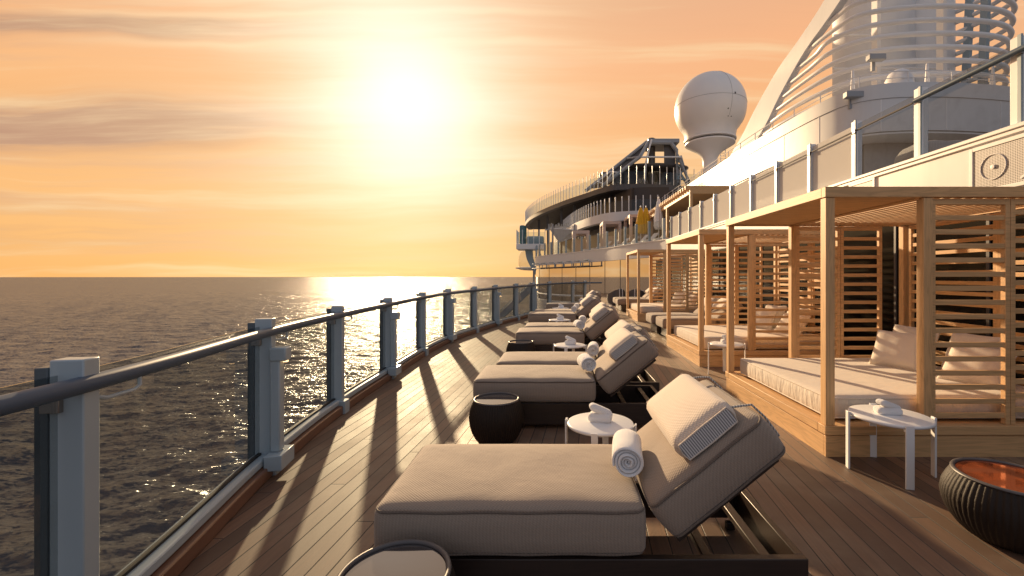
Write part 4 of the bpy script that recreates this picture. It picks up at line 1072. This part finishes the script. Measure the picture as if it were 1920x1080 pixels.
MB().prism(offset(DH, -.05), 6.42, 6.48).build('soffit', 'white', dh)
MB().prism(offset(DH, -.05), 7.3, 7.4).build('roof', 'white', dh)
MB().ribbon(offset(DH, -1.3), ZU-.1, 6.41, 0, .2).build('recessed_wall', 'grey_steel', dh, angle=40)
ra = [(x, y, 8.52) for x, y in offset(DH, -.08)]
MB().tube(ra, .022, 6).build('guard_rail', 'white', dh)
MB().tube([(x, y, 8.3) for x, y, z in ra], .014, 6).build('guard_rail', 'white', dh)
for k in range(3, len(ra), 5): q = MB(); q.tube([(ra[k][0], ra[k][1], 8.08), (ra[k][0], ra[k][1], 8.53)], .02, 6); q.build('rail_post', 'white', dh)
MB().lathe([(.40, 0), (.42, .18), (.40, .45), (.30, .68), (.14, .79), (0, .82)], 28, (11.9, 14.75, 7.95)).build('small_radome', 'white', dh, angle=60)
for (x, y) in ((10.55, 15.1), (12.75, 14.6), (15.2, 14.8)): q = MB(); q.tube([(x, y, 8.1), (x, y, 8.9)], .07, 8, rf=lambda t_: .08-.045*t_); q.build('antenna', 'white', dh)
def flood(x, y, z):
    q = MB(); q.box(x-.3, x+.3, y-.12, y+.12, z, z+.22); f = q.build('floodlight', 'grey_steel', dh, bevel=.03)
    q = MB(); q.box(x-.06, x+.06, y+.121, y+.2, z-.3, z+.1); q.build('bracket', 'grey_steel', f, base=dh['_at'])
flood(11.75, 15.6, 9.5); flood(10.30, 14.70, 7.75)

rd = thing('satellite_dome', (12.36, 34, 6), 'big white satellite dome on a flared white column', 'satellite dome')
zc = 15.0; rr = 2.72; prof = []
for k in range(22):
    a = R(-42+132*k/21); prof.append((max(.0, rr*math.cos(a)), zc+rr*math.sin(a)))
prof = [(1.86, 12.5), (1.93, 12.75)]+prof; prof[-1] = (0, prof[-1][1])
MB().lathe(prof, 48, (12.36, 34, 0)).build('dome', 'white', rd, angle=50)
q = MB()
for a0 in (0, 60, 120): q.tube([(12.36+(rr+.004)*math.cos(R(-30+120*k/30))*math.cos(R(a0-75)), 34+(rr+.004)*math.cos(R(-30+120*k/30))*math.sin(R(a0-75)), zc+(rr+.004)*math.sin(R(-30+120*k/30))) for k in range(31)], .012, 4)
q.tube([(12.36+(rr+.004)*math.cos(a), 34+(rr+.004)*math.sin(a), zc+.1) for a in [2*math.pi*k/60 for k in range(60)]], .012, 4, closed=True)
q.build('panel_seams', 'grey_steel', rd)
q = MB()
for (dx, zz) in ((.45, 14.0), (.95, 15.1), (.55, 13.55), (.8, 13.55)): q.box(12.36+dx-.05, 12.36+dx+.05, 34-math.sqrt(rr*rr-dx*dx-(zz-zc)**2)-.02, 34-math.sqrt(rr*rr-dx*dx-(zz-zc)**2)+.04, zz, zz+.14)
q.build('hatch_bolts', 'charcoal', rd)
MB().lathe([(1.75, 12.36), (1.98, 12.40), (1.98, 12.52), (1.8, 12.53)], 40, (12.36, 34, 0)).build('collar', 'white', rd, angle=30)
MB().lathe([(1.7, 12.24), (1.78, 12.26), (1.78, 12.35), (1.7, 12.355)], 40, (12.36, 34, 0)).build('dark_gap', 'charcoal', rd, angle=30)
MB().lathe([(.56, 5.0), (.54, 10.7), (.60, 11.05), (.76, 11.35), (1.08, 11.62), (1.55, 11.9), (1.9, 12.12), (1.9, 12.23), (.5, 12.235)], 36, (12.36, 34, 0)).build('column', 'white', rd, angle=40)
q = MB()
for k in range(22): z = 7.6+.22*k; q.tube([(13.05, 33.6, z), (13.45, 33.6, z)], .02, 6)
for x in (13.05, 13.45): q.tube([(x, 33.6, 7.2), (x, 33.6, 12.2)], .025, 6)
q.build('ladder', 'white', rd)

fn = thing('funnel', (15.5, 20, 7.4), 'tall white funnel wrapped in stacked horizontal tubes behind a sloping fin', 'funnel')
fin_st = [  # z, x, y of the aft edge of the fin
    (8.0, 11.2, 25.6), (9.2, 11.45, 24.5), (10.1, 11.7, 23.6), (11.2, 12.0, 22.9), (12.3, 12.3, 21.9), (12.9, 12.4, 20.9), (13.4, 12.5, 19.6), (14.2, 12.7, 18.2), (15.2, 12.9, 17.0)]
fs_s = spline([(x, y, z) for z, x, y in fin_st], .4)
vs, fs = [], []
for i, (x, y, z) in enumerate(fs_s):
    wdt = 3.1-1.1*i/(len(fs_s)-1)
    for (a, b2) in ((0, 0), (.35, 0), (.35, wdt), (0, wdt)): vs.append((x+a-.02*b2, y+b2, z+b2*.12))
for i in range(len(fs_s)-1):
    for k in range(4): fs.append((4*i+k, 4*i+4+k, 4*i+4+(k+1) % 4, 4*i+(k+1) % 4))
fs += [(0, 1, 2, 3), (4*len(fs_s)-1, 4*len(fs_s)-2, 4*len(fs_s)-3, 4*len(fs_s)-4)]
MB().add(vs, fs).build('fin', 'hull', fn, angle=50)
def fin_at(z):
    for i in range(len(fs_s)-1):
        a, b2 = fs_s[i], fs_s[i+1]
        if a[2] <= z <= b2[2]: t_ = (z-a[2])/(b2[2]-a[2]); return a[0]+t_*(b2[0]-a[0]), a[1]+t_*(b2[1]-a[1])
    return fs_s[-1][:2]
for k in range(12):
    z = 9.0+.545*k; fx, fy = fin_at(z); lean = .05*k; g_ = -.12*k*0
    xr = 20.1+.045*k; yf = 17.9-.03*k
    pts = [(fx+.2, fy+.1), (fx+.24, fy-(fy-yf)*.35)] if fy > yf+2.5 else [(fx+.2, fy+.1)]
    pts += [q_ for q_ in [(12.35+.01*k, yf+1.75), (12.95, yf+.75)] if q_[1] < fy-.6 and q_[0] > fx+.1]+[(14.0, yf+.22), (15.8, yf), (17.8, yf+.08), (19.2, yf+.45), (xr-.15, yf+1.2), (xr+.12, yf+2.2), (xr, yf+3.2), (xr-.5, yf+4.4), (xr-1.6, yf+6)]
    pp_ = spline([(x, y, z) for x, y in pts], .22)
    MB().tube(pp_, .105, 10).build('tube_ring', 'white', fn, angle=80)
MB().lathe([(1.45, 7.4), (1.45, 16), (0, 16)], 40, (19.25, 22.6, 0)).build('exhaust_pipe', 'white', fn, angle=40)
MB().lathe([(1.62, 7.4), (1.62, 16), (0, 16)], 40, (16.6, 22.3, 0), sx=1.12).build('casing', 'hull', fn, angle=40)
for (x, y, xo) in ((14.2, 18.6, .0), (17.0, 18.5, 0), (20.1, 20.8, .4), (19.7, 19.5, .3)):
    q = MB(); q.bar((x, y+.25, 7.4), (x+xo, y+.25, 15.6), .16, .34, (0, 1, 0)); q.build('upright', 'blue_grey' if x > 18 else 'white', fn)
q = MB()
for z in (9.9, 11.6, 13.2): q.tube([(13.4, 20.5, z), (19.0, 20.5, z)], .05, 6)
q.build('walkway_rails', 'white', fn)

# ------------------------------------------------------------------ beyond the railing corner
bm_ = thing('boarding_ramp', (-2.2, 27, -.5), 'grey sloping beam outside the railing, going down to the left', 'ramp')
q = MB(); q.bar((-3.5, 27, -1.0), (-1.5, 27, .92), .5, .42); q.build('beam', 'grey_steel', bm_, bevel=.03)
q = MB(); q.bar((-3.5, 26.7, -.62), (-1.5, 26.7, 1.25), .05, .05); q.build('side_rail', 'post', bm_)
lw = thing('lower_bulwark', (-.5, 28, -.6), 'white curved bulwark of the lower deck beyond the railing corner', 'bulwark')
LW = spline([(-1.25, 31), (-1.0, 28.5), (-.3, 26.4), (.8, 25), (2.2, 24.2)], .3)
MB().ribbon(LW, -1.6, .15, 0, .15).build('wall', 'hull', lw, angle=50)
MB().tube([(x, y, .5) for x, y in LW], .05, 8).build('top_rail', 'white', lw)
def tub(label):
    o = thing('tub_chair', (0, 0, 0), label, 'armchair', 'dark tub chairs by the mirrored wall', local=True)
    vs, fs = [], []; n = 20
    for i in range(n+1):
        a = R(-130+260*i/n); hgt = .50+.32*math.exp(-((a)/1.2)**2)
        for (r, z) in ((.42, .08), (.46, hgt*.6), (.45, hgt), (.36, hgt), (.35, .36)): vs.append((r*math.sin(a), r*math.cos(a), z))
    for i in range(n):
        for k in range(4): fs.append((5*i+k, 5*i+k+1, 5*i+6+k, 5*i+5+k))
        fs.append((5*i+4, 5*i, 5*i+5, 5*i+9))
    fs += [(0, 1, 2, 3, 4)[::-1], tuple(5*n+k for k in range(5))]
    MB().add(vs, fs).build('shell', 'charcoal', o, angle=50)
    MB().cushion(-.33, .33, -.38, .3, .2, .42, .08, .03, 0, (10, 10, 4)).build('seat_cushion', 'cover', o, angle=80)
    MB().lathe([(.3, 0), (.32, .08), (0, .09)], 24).build('plinth', 'charcoal', o, angle=40)
    q = MB(); q.tube([(-.1, .40, .10), (-.1, .475, .42), (-.1, .46, .83)], .02, 6); q.tube([(.06, .40, .10), (.06, .475, .42), (.06, .46, .83)], .02, 6); q.build('stripe', 'parasol', o)
    return o
tc0 = tub('dark tub chair by the mirrored wall, left one of two'); tc0.location = (3.05, 21.2, dz(21)); tc0.rotation_euler = (0, 0, R(200))
dup(tc0, (4.0, 21.0, dz(21)), 'dark tub chair by the mirrored wall, right one of two', R(170))
for o in bpy.data.objects:
    if '_at' in o: del o['_at']
